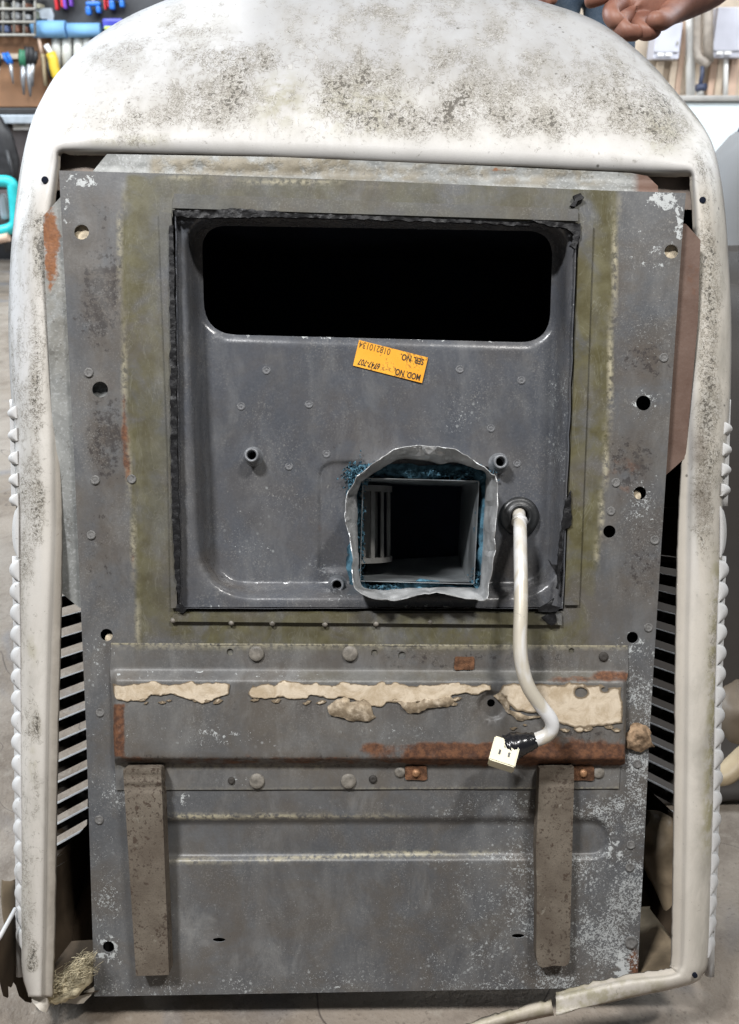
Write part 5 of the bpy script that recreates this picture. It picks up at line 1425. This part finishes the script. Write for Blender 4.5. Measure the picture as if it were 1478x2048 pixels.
# ================================================================== THE PERSON BEHIND
M_skin = None
def mat_skin():
    g = G('skin'); n = g.noise(40, 4); n2 = g.noise(260, 3)
    c = g.mix(g.ramp(n, .3, .7), (.17, .072, .05), (.25, .118, .082))
    g.b.inputs['Subsurface Weight'].default_value = .08
    g.b.inputs['Subsurface Radius'].default_value = (.01, .004, .002)
    return g.out(c, .5, 0, g.math('ADD', n2, g.noise(120, 2)), .25, .0006, .4)
M_hand = mat_skin()
def mat_denim():
    g = G('blue_denim'); n = g.noise(12, 4); n2 = g.noise(500, 2)
    c = g.mix(g.ramp(n, .3, .7), (.060, .095, .145), (.11, .155, .21))
    c = g.mix(g.mul(g.ramp(n2, .45, .7), .4), c, (.25, .29, .34))
    return g.out(c, .85, 0, g.math('ADD', n2, g.mul(g.noise(25, 3, .6, 1), 3)), .4, .002, .2)
M_denim = mat_denim()
M_shirt = simple('dark_work_shirt', (.03, .035, .05), .85, 0, .2, 12, .3)
def skinned(name, verts, edges, radii, mat, parent, root=0, lvl=2):
    me = bpy.data.meshes.new(name); me.from_pydata([tuple(v) for v in verts], edges, []); me.materials.append(mat)
    o = bpy.data.objects.new(name, me); C.objects.link(o)
    sk = o.modifiers.new('skin', 'SKIN'); sk.use_smooth_shade = True
    o.modifiers.new('sub', 'SUBSURF').levels = lvl; o.modifiers['sub'].render_levels = lvl
    for i, v in enumerate(me.skin_vertices[0].data):
        r = radii[i]; v.radius = (r, r) if np.isscalar(r) else r; v.use_root = (i == root)
    child(o, parent); return o
TP = 1.75
def HP(px, py, d): return Uw(P(px, py, d))
hipL, hipR = HP(1112, -40, TP - D), HP(1226, -40, TP - D)
pe = empty('person', Vector(((hipL.x + hipR.x) / 2, hipL.y, FLOOR)), 'person in blue jeans standing behind the unit with one hand over it', 'person')
dl = lambda p, z: Vector((p.x, p.y, z))
pel = (hipL + hipR) / 2 + Vector((0, .02, .10))
che = pel + Vector((.05, -.12, .38)); nek = che + Vector((0, -.05, .17)); hed = nek + Vector((0, -.05, .14))
shl = che + Vector((.19, -.02, .08)); shr = che + Vector((-.19, -.02, .08))
wri = HP(1425, -28, .26); elb = (shl + wri) / 2 + Vector((.16, .08, -.03))
wr2 = HP(1082, -70, .75); el2 = (shr + wr2) / 2 + Vector((-.12, .08, -.03))
# jeans
kL, kR = Vector((hipL.x - .01, hipL.y - .03, .47)), Vector((hipR.x + .02, hipR.y - .03, .47))
aL, aR = Vector((hipL.x - .02, hipL.y, .05)), Vector((hipR.x + .04, hipR.y, .05))
skinned('jeans', [pel, hipL, kL, aL, hipR, kR, aR, pel + Vector((0, 0, .1))], [(0, 1), (1, 2), (2, 3), (0, 4), (4, 5), (5, 6), (0, 7)], [.10, .056, .050, .045, .056, .050, .045, .13], M_denim, pe)
sm_ = MB().tube([tuple(HP(1225, -30, TP - D - .062)), tuple(HP(1230, 30, TP - D - .062)), tuple(HP(1240, 70, TP - D - .06))], .0022, 5); child(sm_.build('seam', simple('pale_stitching', (.45, .43, .38), .8), None), pe)
skinned('shirt', [pel + Vector((0, 0, .08)), che, nek + Vector((0, 0, -.05)), shl, elb, shr, el2], [(0, 1), (1, 2), (1, 3), (3, 4), (1, 5), (5, 6)], [.135, .15, .07, .07, .05, .07, .05], M_shirt, pe)
for a_ in (aL, aR):
    child(ellip((a_.x, a_.y - .06, FLOOR + .045), (.05, .14, .045), M_blk, 'shoe', 0, 1, (20, 12)), pe)
# body: head, neck and arms with hands, one continuous skin
V_ = [nek + Vector((0, .01, -.12)), nek, hed, hed + Vector((0, 0, .11)), shl, elb, (elb + wri) / 2, wri]
E_ = [(0, 1), (1, 2), (2, 3), (0, 4), (4, 5), (5, 6), (6, 7)]
R_ = [.06, .05, .085, .075, .05, .042, .04, .029]
def add(p, r, to):
    V_.append(p); R_.append(r); E_.append((to, len(V_) - 1)); return len(V_) - 1
pm = add(HP(1354, -8, .24), (.036, .030), 7); kn = add(HP(1280, 6, .225), (.040, .032), pm)
def finger(chain, r0, to):
    i = to
    for j, (x, y, d) in enumerate(chain):
        i = add(HP(x, y, d), r0 * (1 - .09 * j), i)
finger([(1244, -22, .215), (1208, -12, .19), (1184, 0, .185), (1168, 2, .19)], .0115, kn)
finger([(1242, 12, .205), (1218, 22, .18), (1228, 44, .172), (1252, 50, .18)], .0120, kn)
finger([(1252, 34, .205), (1236, 48, .178), (1252, 66, .172), (1280, 66, .18)], .0118, kn)
finger([(1284, 38, .205), (1274, 56, .182), (1294, 68, .176), (1316, 58, .185)], .0112, kn)
finger([(1338, 30, .20), (1320, 44, .175), (1298, 38, .165)], .0125, pm)
s2 = add(shr, .05, 0); e2 = add(el2, .042, s2); w2 = add(wr2, .029, e2); p2 = add(HP(1084, -38, .73), (.034, .024), w2)
for k_, (dx, L) in enumerate(((-20, 36), (-7, 44), (7, 42), (18, 34))):
    finger_chain = [(1084 + dx, -22, .72), (1086 + dx, -22 + L * .6, .71), (1092 + dx, -22 + L * .85, .72)]
    i = p2
    for j, q in enumerate(finger_chain): i = add(HP(*q), .0095 * (1 - .08 * j), i)
skinned('body', V_, E_, R_, M_hand, pe)
hr = ellip(tuple(hed + Vector((0, .03, .08))), (.095, .10, .10), M_blk, 'hair', .1, 4, (24, 14)); child(hr, pe)
